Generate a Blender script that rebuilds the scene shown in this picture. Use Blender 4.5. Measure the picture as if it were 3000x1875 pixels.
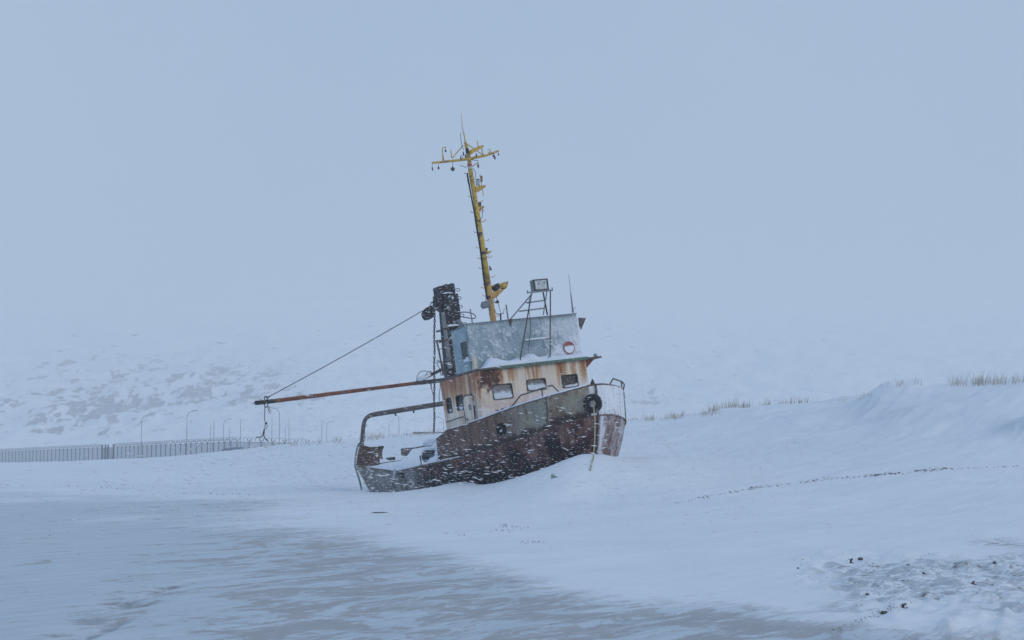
import bpy, math, random
import numpy as np
from mathutils import Matrix, Vector

random.seed(7); np.random.seed(7)
scene = bpy.context.scene
for o in list(bpy.data.objects):
    bpy.data.objects.remove(o)
COL = scene.collection

# ------------------------------------------------------------------ camera, sky, sun, exposure
FPX = 4905.0                      # focal length measured in pixels of the 3000 px wide photograph
CAM_H = 1.7
PITCH = math.atan(317.5 / FPX)
cam_d = bpy.data.cameras.new('camera')
cam_d.sensor_width = 36.0
cam_d.lens = 36.0 * FPX / 3000.0
cam_d.clip_start = 0.1
cam_d.clip_end = 9000
cam = bpy.data.objects.new('camera', cam_d)
COL.objects.link(cam)
cam.location = (0, 0, CAM_H)
cam.rotation_euler = (math.pi / 2 + PITCH, 0, 0)
scene.camera = cam

SUN_EL, SUN_AZ = math.radians(20), math.radians(58)      # soft light from the right, behind the photographer
sun_dir = Vector((math.sin(SUN_AZ) * math.cos(SUN_EL), -math.cos(SUN_AZ) * math.cos(SUN_EL), math.sin(SUN_EL)))
world = bpy.data.worlds.new('World')
scene.world = world
world.use_nodes = True
wn, wl = world.node_tree.nodes, world.node_tree.links
wn.clear()
w_out = wn.new('ShaderNodeOutputWorld')
w_bg = wn.new('ShaderNodeBackground')
w_sky = wn.new('ShaderNodeTexSky')
w_sky.sky_type = 'NISHITA'
w_sky.sun_disc = False
w_sky.sun_elevation = SUN_EL
w_sky.sun_rotation = math.pi - SUN_AZ
w_sky.air_density = 1.0
w_sky.dust_density = 4.0
w_mix = wn.new('ShaderNodeMix')
w_mix.data_type = 'RGBA'
w_mix.inputs[0].default_value = 0.93                     # thick cloud: nearly even overcast
w_tc = wn.new('ShaderNodeTexCoord')
w_noise = wn.new('ShaderNodeTexNoise')                   # faint unevenness of the cloud
w_noise.inputs['Scale'].default_value = 3.0
w_noise.inputs['Detail'].default_value = 5.0
w_ramp = wn.new('ShaderNodeValToRGB')
w_ramp.color_ramp.elements[0].position, w_ramp.color_ramp.elements[1].position = .3, .7
w_ramp.color_ramp.elements[0].color = (.485, .66, .90, 1)
w_ramp.color_ramp.elements[1].color = (.575, .745, 1.0, 1)
w_gain = wn.new('ShaderNodeVectorMath')
w_gain.operation = 'SCALE'
w_gain.inputs['Scale'].default_value = 7.0
wl.new(w_tc.outputs['Generated'], w_noise.inputs['Vector'])
wl.new(w_noise.outputs[0], w_ramp.inputs[0])
wl.new(w_ramp.outputs[0], w_gain.inputs[0])
wl.new(w_gain.outputs[0], w_mix.inputs[7])
wl.new(w_sky.outputs[0], w_mix.inputs[6])
wl.new(w_mix.outputs[2], w_bg.inputs[0])
w_bg.inputs[1].default_value = 0.1
wl.new(w_bg.outputs[0], w_out.inputs[0])

sun_d = bpy.data.lights.new('sun', 'SUN')
sun_d.energy = 1.15
sun_d.angle = math.radians(35)
sun_d.color = (1.0, 0.84, 0.66)
sun = bpy.data.objects.new('sun', sun_d)
COL.objects.link(sun)
sun.rotation_euler = sun_dir.to_track_quat('Z', 'Y').to_euler()
sun.location = (20, -20, 30)

scene.view_settings.view_transform = 'Standard'
scene.view_settings.look = 'None'
scene.view_settings.exposure = 0.0
scene.view_settings.gamma = 1.0
scene.view_settings.use_curve_mapping = False
scene.cycles.use_denoising = True
scene.cycles.volume_bounces = 3
scene.cycles.max_bounces = 8
scene.cycles.use_fast_gi = False

# ------------------------------------------------------------------ survey helpers: photo measurement -> place in the world
CAM = np.array([0, 0, CAM_H])
FW = np.array([0, math.cos(PITCH), math.sin(PITCH)])
UP = np.array([0, -math.sin(PITCH), math.cos(PITCH)])
RT = np.array([1.0, 0, 0])
def ray(x, y): return (x - 1500) / FPX * RT + (937.5 - y) / FPX * UP + FW
def atY(x, y, Y):
    d = ray(x, y); return CAM + d * (Y / d[1])
def proj(w):
    w = np.asarray(w) - CAM
    z = w @ FW
    return 1500 + FPX * (w @ RT) / z, 937.5 - FPX * (w @ UP) / z

# the boat's own frame: x forward, y to port, z up; heeled to starboard with her bow up
YAW = math.radians(65)
su = np.array([-.14, .03, 1.0]); su /= np.linalg.norm(su)
sf = np.array([math.cos(YAW), -math.sin(YAW), 0]); sf -= su * sf.dot(su); sf /= np.linalg.norm(sf)
SR = np.stack([sf, np.cross(su, sf), su], 1)
SO = atY(1745, 1128, 42) - SR @ np.array([0, 0, 3.0])
SHIP = Matrix([[*SR[0], SO[0]], [*SR[1], SO[1]], [*SR[2], SO[2]], [0, 0, 0, 1]])
def sh(x, y, ax, v):
    o = SR.T @ (CAM - SO); d = SR.T @ ray(x, y)
    return o + d * ((v - o[ax]) / d[ax])
def loc(w): return SR.T @ (np.asarray(w) - SO)
def wld(l): return SO + SR @ np.asarray(l, float)
def Z1(x, y): return 1250 + .2976 * x, 1020 + .2976 * y
def Z2(x, y): return 1020 + .2646 * x, 1080 + .2646 * y
def Z3(x, y): return 1200 + .2479 * x, 780 + .2479 * y
def Z4(x, y): return 1230 + .2315 * x, 310 + .2315 * y
def Z5(x, y): return 1300 + .2315 * x, 640 + .2315 * y
def Z6(x, y): return 720 + .3307 * x, 820 + .3307 * y
def Z7(x, y): return 1230 + .1984 * x, 820 + .1984 * y
def Z8(x, y): return 1260 + .1455 * x, 1080 + .1455 * y
def Z9(x, y): return 1660 + .1984 * x, 1090 + .1984 * y

# ------------------------------------------------------------------ noise for terrain
def _h(ix, iy, s):
    n = (ix.astype(np.int64) * 374761393 + iy.astype(np.int64) * 668265263 + s * 974634777) & 0x7fffffff
    n = ((n ^ (n >> 13)) * 1274126177) & 0x7fffffff
    return ((n ^ (n >> 16)) & 0xffff) / 65535.0
def vnoise(x, y, s=0):
    ix, iy = np.floor(x), np.floor(y)
    fx, fy = x - ix, y - iy
    fx = fx * fx * fx * (fx * (fx * 6 - 15) + 10); fy = fy * fy * fy * (fy * (fy * 6 - 15) + 10)
    a, b = _h(ix, iy, s), _h(ix + 1, iy, s)
    c, d = _h(ix, iy + 1, s), _h(ix + 1, iy + 1, s)
    return (a + (b - a) * fx) * (1 - fy) + (c + (d - c) * fx) * fy
def fbm(x, y, s=0, o=4, g=.5):
    t, a, n = 0, 1, 0
    for i in range(o):
        t = t + a * (vnoise(x, y, s + i * 17) * 2 - 1); n += a
        x, y, a = x * 2.03 + 11.3, y * 2.03 + 5.7, a * g
    return t / n
def sstep(a, b, x):
    t = np.clip((x - a) / (b - a), 0, 1); return t * t * (3 - 2 * t)

# ------------------------------------------------------------------ mesh builder
class MB:
    def __init__(s): s.v, s.f, s.n = [], [], 0
    def add(s, vs, fs):
        k = s.n
        s.v += [tuple(map(float, q)) for q in vs]; s.n = len(s.v)
        s.f += [tuple(k + i for i in f) for f in fs]
        return s
    def box(s, c, size, ax=None):
        c = np.asarray(c, float); h = np.asarray(size, float) / 2
        A = np.eye(3) if ax is None else np.array(ax, float)
        vs = [c + A[0] * h[0] * i + A[1] * h[1] * j + A[2] * h[2] * k for i in (-1, 1) for j in (-1, 1) for k in (-1, 1)]
        return s.add(vs, [(0, 1, 3, 2), (4, 6, 7, 5), (0, 4, 5, 1), (2, 3, 7, 6), (0, 2, 6, 4), (1, 5, 7, 3)])
    def bar(s, a, b, w, h=None, up=(0, 0, 1)):
        a, b = np.asarray(a, float), np.asarray(b, float); h = w if h is None else h
        d = b - a; L = np.linalg.norm(d); d = d / L
        u = np.asarray(up, float); u = u - d * u.dot(d)
        if np.linalg.norm(u) < 1e-3:
            u = np.array([1.0, 0, 0]); u = u - d * u.dot(d)
        u /= np.linalg.norm(u); w_ = np.cross(u, d)
        return s.box((a + b) / 2, (L, w, h), (d, w_, u))
    def tube(s, pts, r, n=8, cap=True, closed=False):
        P = [np.asarray(p, float) for p in pts]; m = len(P)
        rs = r if hasattr(r, '__len__') else [r] * m
        up = None; rings = []
        for i in range(m):
            if closed: d = P[(i + 1) % m] - P[i - 1]
            else: d = P[min(i + 1, m - 1)] - P[max(i - 1, 0)]
            d = d / (np.linalg.norm(d) + 1e-12)
            if up is None:
                up = np.array([0, 0, 1.0]) if abs(d[2]) < .9 else np.array([1.0, 0, 0])
            up = up - d * up.dot(d); up /= np.linalg.norm(up)
            w = np.cross(d, up)
            rings.append([P[i] + rs[i] * (math.cos(2 * math.pi * k / n) * up + math.sin(2 * math.pi * k / n) * w) for k in range(n)])
        vs = [q for R in rings for q in R]; fs = []
        for i in range(m if closed else m - 1):
            j = (i + 1) % m
            for k in range(n):
                fs.append((i * n + k, i * n + (k + 1) % n, j * n + (k + 1) % n, j * n + k))
        if cap and not closed:
            fs.append(tuple(range(n))[::-1]); fs.append(tuple(range((m - 1) * n, m * n)))
        return s.add(vs, fs)
    def prism(s, poly, off):
        poly = [np.asarray(p, float) for p in poly]; off = np.asarray(off, float); n = len(poly)
        return s.add(poly + [p + off for p in poly], [tuple(range(n))[::-1], tuple(range(n, 2 * n))] + [(i, (i + 1) % n, n + (i + 1) % n, n + i) for i in range(n)])
    def blob(s, c, r, ax=None, n=7, m=5, jit=0.0):
        c = np.asarray(c, float); A = np.eye(3) if ax is None else np.array(ax, float)
        r = np.asarray(r if hasattr(r, '__len__') else (r, r, r), float)
        vs = []; fs = []
        def pt(a, e):
            k = 1 + jit * random.uniform(-1, 1)
            q = np.array([math.cos(a) * math.cos(e), math.sin(a) * math.cos(e), math.sin(e)]) * r * k
            return c + A.T @ q
        vs.append(pt(0, -math.pi / 2))
        for j in range(1, m):
            for i in range(n): vs.append(pt(2 * math.pi * i / n, -math.pi / 2 + math.pi * j / m))
        vs.append(pt(0, math.pi / 2)); t = len(vs) - 1
        for i in range(n):
            fs.append((0, 1 + (i + 1) % n, 1 + i))
            for j in range(m - 2):
                a = 1 + j * n
                fs.append((a + i, a + (i + 1) % n, a + n + (i + 1) % n, a + n + i))
            a = 1 + (m - 2) * n
            fs.append((a + i, a + (i + 1) % n, t))
        return s.add(vs, fs)
    def ring(s, c, axis, R, r, n=20, m=8, sq=1.0):
        c = np.asarray(c, float); d = np.asarray(axis, float); d /= np.linalg.norm(d)
        u = np.array([0, 0, 1.0]) if abs(d[2]) < .9 else np.array([1.0, 0, 0])
        u = u - d * u.dot(d); u /= np.linalg.norm(u); w = np.cross(d, u)
        vs = []; fs = []
        for i in range(n):
            a = 2 * math.pi * i / n; e = math.cos(a) * u + math.sin(a) * w
            for k in range(m):
                b = 2 * math.pi * k / m
                vs.append(c + e * (R + r * math.cos(b)) + d * r * sq * math.sin(b))
        for i in range(n):
            for k in range(m):
                fs.append((i * m + k, ((i + 1) % n) * m + k, ((i + 1) % n) * m + (k + 1) % m, i * m + (k + 1) % m))
        return s.add(vs, fs)
    def build(s, name, mat, parent=None, smooth=False, ship=False, uv=None, base=None):
        """links the collected shapes as one mesh object; without a parent its origin sits at its own base"""
        v = np.array(s.v, float)
        org = np.zeros(3)
        if parent is None:
            if ship: v = v @ SR.T + SO
            lo, hi = v.min(0), v.max(0)
            org = np.array([(lo[0] + hi[0]) / 2, (lo[1] + hi[1]) / 2, lo[2]]) if base is None else np.asarray(base, float)
            v = v - org
        me = bpy.data.meshes.new(name)
        me.from_pydata(v.tolist(), [], s.f)
        if smooth: me.polygons.foreach_set('use_smooth', [True] * len(me.polygons))
        if uv is not None:
            l = me.uv_layers.new(name='UVMap')
            li = np.zeros(len(me.loops), int); me.loops.foreach_get('vertex_index', li)
            l.data.foreach_set('uv', np.asarray(uv, float)[li].ravel())
        me.materials.append(mat)
        o = bpy.data.objects.new(name, me); COL.objects.link(o)
        o.parent = parent
        o.location = org
        return o
def tag(o, label=None, cat=None, group=None, kind=None):
    if label: o['label'] = label
    if cat: o['category'] = cat
    if group: o['group'] = group
    if kind: o['kind'] = kind
    return o
def empty(name, l=(0, 0, 0), mw=None):
    o = bpy.data.objects.new(name, None); COL.objects.link(o)
    o.empty_display_size = .2
    if mw is not None: o.matrix_world = mw
    else: o.location = l
    return o

# ------------------------------------------------------------------ materials
class NT:
    def __init__(s, name):
        s.m = bpy.data.materials.new(name); s.m.use_nodes = True
        s.t = s.m.node_tree; s.t.nodes.clear()
        s.out = s.t.nodes.new('ShaderNodeOutputMaterial')
        s.tc = s.t.nodes.new('ShaderNodeTexCoord')
        s.ge = s.t.nodes.new('ShaderNodeNewGeometry')
        s.obj = s.tc.outputs['Object']; s.uv = s.tc.outputs['UV']
    def put(s, i, v):
        if isinstance(v, bpy.types.NodeSocket): s.t.links.new(v, i)
        elif v is not None:
            if hasattr(v, '__len__') and i.type == 'RGBA' and len(v) == 3: v = (*v, 1)
            i.default_value = v
    def scale(s, vec, k, rot=(0, 0, 0)):
        n = s.t.nodes.new('ShaderNodeMapping'); s.put(n.inputs[0], vec)
        n.inputs['Scale'].default_value = k; n.inputs['Rotation'].default_value = rot
        return n.outputs[0]
    def noise(s, vec, sc=1.0, det=4, rough=.55, dist=0.0):
        n = s.t.nodes.new('ShaderNodeTexNoise'); s.put(n.inputs['Vector'], vec)
        n.inputs['Scale'].default_value = sc; n.inputs['Detail'].default_value = det
        n.inputs['Roughness'].default_value = rough; n.inputs['Distortion'].default_value = dist
        return n.outputs[0]
    def voro(s, vec, sc=1.0, feat='F1'):
        n = s.t.nodes.new('ShaderNodeTexVoronoi'); n.feature = feat; s.put(n.inputs['Vector'], vec)
        n.inputs['Scale'].default_value = sc
        return n.outputs[0]
    def rng(s, v, a, b, c=0.0, d=1.0):
        n = s.t.nodes.new('ShaderNodeMapRange'); s.put(n.inputs[0], v)
        n.interpolation_type = 'SMOOTHSTEP'
        for i, q in enumerate((a, b, c, d)): s.put(n.inputs[i + 1], q)
        return n.outputs[0]
    def math(s, op, a, b=None):
        n = s.t.nodes.new('ShaderNodeMath'); n.operation = op; n.use_clamp = False
        s.put(n.inputs[0], a); s.put(n.inputs[1], b)
        return n.outputs[0]
    def mul(s, *a):
        r = a[0]
        for q in a[1:]: r = s.math('MULTIPLY', r, q)
        return r
    def clamp(s, v):
        n = s.t.nodes.new('ShaderNodeClamp'); s.put(n.inputs[0], v); return n.outputs[0]
    def mix(s, f, a, b):
        n = s.t.nodes.new('ShaderNodeMix'); n.data_type = 'RGBA'
        s.put(n.inputs[0], f); s.put(n.inputs[6], a); s.put(n.inputs[7], b)
        return n.outputs[2]
    def ramp(s, f, stops):
        n = s.t.nodes.new('ShaderNodeValToRGB'); e = n.color_ramp.elements
        while len(e) < len(stops): e.new(.5)
        for q, (p, c) in zip(e, stops): q.position = p; q.color = (*c, 1)
        s.put(n.inputs[0], f)
        return n.outputs[0]
    def sep(s, v):
        n = s.t.nodes.new('ShaderNodeSeparateXYZ'); s.put(n.inputs[0], v); return n.outputs
    def dot(s, v, k):
        n = s.t.nodes.new('ShaderNodeVectorMath'); n.operation = 'DOT_PRODUCT'
        s.put(n.inputs[0], v); n.inputs[1].default_value = k
        return n.outputs['Value']
    def attr(s, name):
        n = s.t.nodes.new('ShaderNodeAttribute'); n.attribute_name = name; return n.outputs['Fac']
    def bump(s, h, strength=.3, dist=.02):
        n = s.t.nodes.new('ShaderNodeBump'); s.put(n.inputs['Height'], h)
        n.inputs['Strength'].default_value = strength; n.inputs['Distance'].default_value = dist
        return n.outputs[0]
    def done(s, col, rough=.7, metal=0.0, bump=None, spec=.3, alpha=None, sss=0.0):
        b = s.t.nodes.new('ShaderNodeBsdfPrincipled')
        s.put(b.inputs['Base Color'], col); s.put(b.inputs['Roughness'], rough); s.put(b.inputs['Metallic'], metal)
        s.put(b.inputs['Specular IOR Level'], spec)
        if alpha is not None: s.put(b.inputs['Alpha'], alpha)
        if bump is not None: s.t.links.new(bump, b.inputs['Normal'])
        s.t.links.new(b.outputs[0], s.out.inputs[0])
        return s.m

SNOW = (.82, .88, .96)
WIND = (.93, -.25, .22)          # the driven snow comes from here and plasters what faces it
M = {}
def specks(n, lo=.66, hi=.74, sc=1.0):
    """flecks of driven snow frozen onto a surface, drawn out along the wind"""
    a = n.noise(n.scale(n.obj, (9 * sc, 9 * sc, 34 * sc)), 1.0, 3, .6)
    return n.rng(a, lo, hi)
def plaster(n, lo, hi, amp=.5, sc=3.0):
    """snow that the wind has plastered onto faces turned towards it"""
    w = n.dot(n.ge.outputs['Normal'], WIND)
    a = n.noise(n.scale(n.obj, (sc, sc, sc * .6)), 1.0, 6, .65)
    return n.rng(n.math('ADD', w, n.math('MULTIPLY', n.math('SUBTRACT', a, .5), amp)), lo, hi)
def topsnow(n, lo=.75, hi=.9):
    return n.rng(n.sep(n.ge.outputs['Normal'])[2], lo, hi)

def m_snow(name, bumpy=.25, sc=6.0):
    n = NT(name)
    a = n.noise(n.obj, sc, 6, .6)
    c = n.mix(n.rng(n.noise(n.obj, .8, 4, .6), .35, .65), (.70, .79, .91), SNOW)
    return n.done(c, .85, bump=n.bump(a, bumpy, .03), spec=.2)
M['snow'] = m_snow('packed_snow')

def m_ground():
    n = NT('beach_snow')
    geo = n.ge.outputs['Position']
    rot = n.scale(geo, (1, 1, 1), (0, 0, math.radians(-54)))
    st2 = n.noise(n.scale(rot, (.5, 5.0, 1)), 1.0, 6, .68, .3)
    mid = n.noise(n.scale(rot, (.16, .9, 1)), 1.0, 8, .68, .7)
    pch = n.noise(n.scale(rot, (.75, 1.7, 1)), 1.0, 9, .74, 1.2)
    fin = n.noise(n.scale(rot, (2.2, 9, 3)), 1.0, 6, .7, .4)
    stk = n.noise(n.scale(rot, (.5, 2.6, 1)), 1.0, 8, .7, .8)
    crust = n.noise(n.scale(rot, (.30, 1.0, 1)), 1.0, 8, .7, .8)
    sand = n.attr('sand'); grit = n.attr('grit'); dirt = n.attr('dirt'); dry = n.attr('dry')
    e = n.math('ADD', sand, n.mul(n.math('SUBTRACT', n.math('ADD', n.mul(mid, .6), n.mul(fin, .4)), .5), 1.5))
    ice = n.mul(n.rng(e, .10, .62), n.rng(sand, .0, .35))
    base = n.mix(n.rng(n.noise(geo, .35, 5, .65), .35, .65), (.78, .845, .925), SNOW)
    base = n.mix(n.mul(n.rng(crust, .50, .62), .34), base, (.67, .755, .845))
    base = n.mix(n.mul(n.rng(st2, .46, .7), .16), base, (.62, .71, .80))
    icec = n.mix(n.rng(st2, .35, .65), (.47, .565, .655), (.57, .66, .745))
    c = n.mix(n.mul(ice, .9), base, icec)
    grain = n.noise(geo, 70, 4, .75)
    b_ = n.math('ADD', n.math('ADD', n.mul(pch, .72), n.mul(fin, .28)), n.mul(n.math('SUBTRACT', dry, .5), .16))
    bare = n.mul(n.rng(b_, .545, .60), ice)
    c = n.mix(n.mul(bare, .62), c, n.mix(n.rng(grain, .35, .65), (.25, .228, .215), (.38, .35, .335)))
    c = n.mix(n.mul(n.rng(n.math('ADD', n.mul(stk, .6), n.mul(fin, .4)), .53, .64), ice, .5), c, (.70, .78, .86))
    g2 = n.noise(n.scale(rot, (3.2, 8, 3)), 1.0, 6, .72, .5)
    gm = n.rng(grit, .1, .6)
    c = n.mix(n.mul(gm, n.rng(n.math('ADD', n.mul(n.noise(geo, 2.6, 9, .76, 1.0), .6), n.mul(fin, .4)), .455, .54), .8), c, (.40, .47, .53))
    c = n.mix(n.mul(n.rng(g2, .54, .63), gm, n.rng(n.noise(geo, 1.1, 5, .65), .44, .56), .95), c, (.17, .14, .13))
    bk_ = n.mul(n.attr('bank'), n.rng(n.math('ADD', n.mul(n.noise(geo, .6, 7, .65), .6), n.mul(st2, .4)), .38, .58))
    c = n.mix(bk_, c, (.56, .645, .72))  # painted shade on the right-hand dune faces
    c = n.mix(dirt, c, (.10, .085, .08))
    h = n.math('ADD', n.math('ADD', n.mul(n.noise(geo, 12, 8, .7), .5), n.mul(st2, 1.0)), n.mul(crust, .8))
    return n.done(c, n.mix(ice, (.9, .9, .9), (.6, .6, .6)), bump=n.bump(h, .55, .05), spec=.25)
M['ground'] = m_ground()

def m_hill():
    n = NT('snowy_rock_hill')
    r = n.attr('rock')
    geo = n.ge.outputs['Position']
    a = n.noise(n.scale(geo, (.40, .06, .55)), 1.0, 8, .75, .6)
    k = n.clamp(n.rng(n.math('ADD', r, n.mul(n.math('SUBTRACT', a, .5), 1.6)), .36, .70))
    c = n.mix(n.rng(n.noise(geo, .3, 4, .7), .4, .6), (.20, .22, .23), (.34, .37, .39))
    c = n.mix(n.mul(k, .8), SNOW, c)
    return n.done(c, .9, spec=.1)
M['hill'] = m_hill()

def m_hull():
    n = NT('rusted_dark_hull_steel')
    big = n.noise(n.scale(n.obj, (1.3, 1.3, 1.1)), 1.0, 6, .65)
    ver = n.noise(n.scale(n.obj, (7, 7, .55)), 1.0, 5, .65)
    fine = n.noise(n.scale(n.obj, (18, 18, 18)), 1.0, 5, .7)
    med = n.noise(n.scale(n.obj, (5, 5, 4)), 1.0, 6, .7, .6)
    k = n.math('ADD', n.math('ADD', n.mul(big, .34), n.mul(ver, .22)), n.math('ADD', n.mul(fine, .16), n.mul(med, .28)))
    k = n.math('ADD', k, n.rng(n.sep(n.obj)[0], -6.0, -1.0, -.065, .018))
    c = n.ramp(k, [(.40, (.003, .004, .008)), (.49, (.006, .006, .010)), (.535, (.046, .017, .019)), (.575, (.135, .060, .056)), (.66, (.26, .18, .16))])
    v = n.sep(n.uv)[1]
    c2 = n.ramp(k, [(.42, (.016, .010, .012)), (.48, (.085, .034, .032)), (.54, (.17, .085, .075)), (.62, (.28, .20, .165))])
    scr = n.noise(n.scale(n.obj, (10, 10, 26)), 1.0, 5, .75, .4)
    c = n.mix(n.mul(n.rng(scr, .58, .68), n.rng(big, .38, .55), .55), c, (.25, .18, .17))
    up_ = n.rng(n.math('ADD', v, n.mul(n.math('SUBTRACT', big, .5), .9)), .74, 1.02)
    c = n.mix(up_, c, c2)
    # aft the plating is bleached grey and salt-streaked
    aft = n.rng(n.math('SUBTRACT', n.mul(n.sep(n.obj)[0], -1.0), n.mul(big, 2.0)), 5.6, 7.6)
    c = n.mix(n.mul(aft, n.rng(n.math('ADD', n.mul(ver, .6), n.mul(fine, .4)), .36, .54)), c, (.30, .285, .29))
    # bow plate on the weather side: dusty brown
    port = n.rng(n.sep(n.obj)[1], .02, .12)
    c = n.mix(n.mul(port, n.rng(fine, .25, .6)), c, (.205, .128, .115))
    pl = n.mul(plaster(n, .62, .95, 1.3, 5.0), n.rng(ver, .35, .6))
    c = n.mix(n.mul(pl, .55), c, SNOW)
    edge = n.mul(port, n.rng(n.math('ADD', n.sep(n.obj)[1], n.mul(n.math('SUBTRACT', ver, .5), .5)), .32, .10))
    c = n.mix(n.mul(edge, .85), c, SNOW)
    c = n.mix(n.mul(specks(n, .65, .73, 1.6), .6), c, (.5, .55, .63))
    return n.done(c, .75, bump=n.bump(n.math('ADD', fine, n.mul(ver, .8)), .6, .02))
M['hull'] = m_hull()

def m_bulwark():
    n = NT('weathered_olive_grey_paint')
    big = n.noise(n.scale(n.obj, (1.6, 1.6, 1.4)), 1.0, 5, .6)
    ver = n.noise(n.scale(n.obj, (8, 8, .6)), 1.0, 5, .65)
    fine = n.noise(n.scale(n.obj, (20, 20, 20)), 1.0, 5, .7)
    k = n.math('ADD', n.mul(big, .6), n.mul(fine, .4))
    c = n.ramp(k, [(.36, (.13, .075, .055)), (.44, (.27, .215, .155)), (.53, (.34, .325, .26)), (.60, (.18, .115, .085))])
    c = n.mix(n.mul(n.rng(big, .52, .62), .55), c, (.34, .375, .34))
    aft = n.rng(n.math('ADD', n.mul(n.sep(n.obj)[0], -1.0), n.mul(n.math('SUBTRACT', big, .5), 3.0)), 1.1, 2.6)
    med = n.noise(n.scale(n.obj, (5, 5, 3)), 1.0, 6, .7, .6)
    c = n.mix(n.mul(n.rng(med, .52, .62), .75), c, (.15, .08, .06))
    c = n.mix(n.mul(aft, .9), c, n.mix(n.rng(n.math('ADD', n.mul(fine, .5), n.mul(ver, .5)), .38, .6), (.040, .022, .022), (.24, .13, .10)))
    c = n.mix(n.mul(n.rng(n.math('ADD', n.mul(ver, .6), n.mul(fine, .4)), .54, .63), .8), c, (.06, .036, .030))
    v = n.sep(n.uv)[1]
    low = n.rng(n.math('ADD', v, n.mul(n.math('SUBTRACT', n.math('ADD', n.mul(big, .6), n.mul(ver, .4)), .5), 1.1)), .30, .12)
    c = n.mix(low, c, n.mix(fine, (.02, .015, .015), (.085, .045, .035)))
    pl = n.mul(plaster(n, .42, .62, .7, 4.0), n.rng(n.math('ADD', n.mul(ver, .65), n.mul(fine, .35)), .36, .48))
    c = n.mix(n.mul(pl, .92), c, SNOW)
    c = n.mix(n.mul(specks(n, .66, .74, 1.6), .55), c, (.5, .55, .63))
    return n.done(c, .7, bump=n.bump(n.math('ADD', fine, ver), .5, .02))
M['bulwark'] = m_bulwark()

def m_house():
    n = NT('rust_streaked_cream_paint')
    x, y, z = n.sep(n.obj)
    big = n.noise(n.scale(n.obj, (1.5, 1.5, 1.1)), 1.0, 5, .6)
    ver = n.noise(n.scale(n.obj, (4.2, 4.2, .32)), 1.0, 5, .6, .3)
    ver2 = n.noise(n.scale(n.obj, (13, 13, .5)), 1.0, 4, .6)
    fine = n.noise(n.scale(n.obj, (22, 22, 22)), 1.0, 5, .7)
    c = n.mix(n.rng(big, .35, .65), (.80, .72, .60), (.90, .84, .75))
    side = n.rng(n.math('ADD', y, n.mul(n.math('SUBTRACT', big, .5), .7)), -1.15, -1.75)     # starboard side and its corner rust most
    side = n.clamp(side)
    hang = n.rng(z, 2.7, 4.0, .0, .17)
    k = n.math('ADD', n.math('ADD', n.math('SUBTRACT', n.math('ADD', n.mul(ver, .75), n.mul(big, .25)), .025), hang), n.mul(side, .10))
    c = n.mix(n.rng(k, .54, .70), c, (.60, .37, .19))
    c = n.mix(n.rng(n.math('ADD', k, n.mul(n.math('SUBTRACT', ver2, .5), .35)), .60, .78), c, (.33, .135, .07))
    c = n.mix(n.mul(n.rng(n.math('ADD', k, n.mul(n.math('SUBTRACT', fine, .5), .5)), .76, .92), .9), c, (.12, .045, .03))
    pink = n.mul(side, n.rng(ver2, .48, .6))
    c = n.mix(n.mul(pink, .5), c, (.46, .27, .23))
    # a burnt-looking patch of bare rust where the corner meets the roof
    d1 = n.math('POWER', n.math('DIVIDE', n.math('ADD', y, 1.32), .34), 2)
    d2 = n.math('POWER', n.math('DIVIDE', n.math('SUBTRACT', z, 3.74), .34), 2)
    fr = n.rng(x, -3.75, -3.55)
    pat = n.mul(n.rng(n.math('ADD', n.math('ADD', d1, d2), n.mul(n.math('SUBTRACT', n.noise(n.obj, 6, 6, .7), .5), 6.0)), 1.6, .3), fr)
    c = n.mix(pat, c, n.mix(fine, (.02, .012, .012), (.15, .05, .035)))
    # driven snow crusted on the forward face, thickest low down and to port
    w = n.dot(n.ge.outputs['Normal'], WIND)
    cr = n.math('ADD', n.mul(n.rng(z, 3.75, 2.7), .55), n.mul(n.rng(y, -1.3, 1.6), .28))
    cr = n.math('ADD', cr, n.mul(n.math('SUBTRACT', n.noise(n.obj, 3.4, 8, .74, .5), .5), 1.3))
    cr = n.mul(n.rng(cr, .30, .66), n.rng(w, .30, .42))
    c = n.mix(n.mul(n.rng(cr, .05, .4), n.rng(cr, .95, .5), n.rng(y, .9, -.4), .7), c, (.60, .36, .31))
    c = n.mix(n.mul(cr, n.rng(n.noise(n.obj, 26, 5, .75), .30, .52, .55, .92)), c, (.92, .885, .93))
    c = n.mix(n.mul(specks(n, .68, .76, 1.2), .7), c, (.8, .83, .9))
    b = n.math('ADD', n.mul(fine, .4), n.mul(cr, n.noise(n.obj, 14, 4, .6)))
    return n.done(c, .7, bump=n.bump(b, .6, .02))
M['house'] = m_house()

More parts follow.
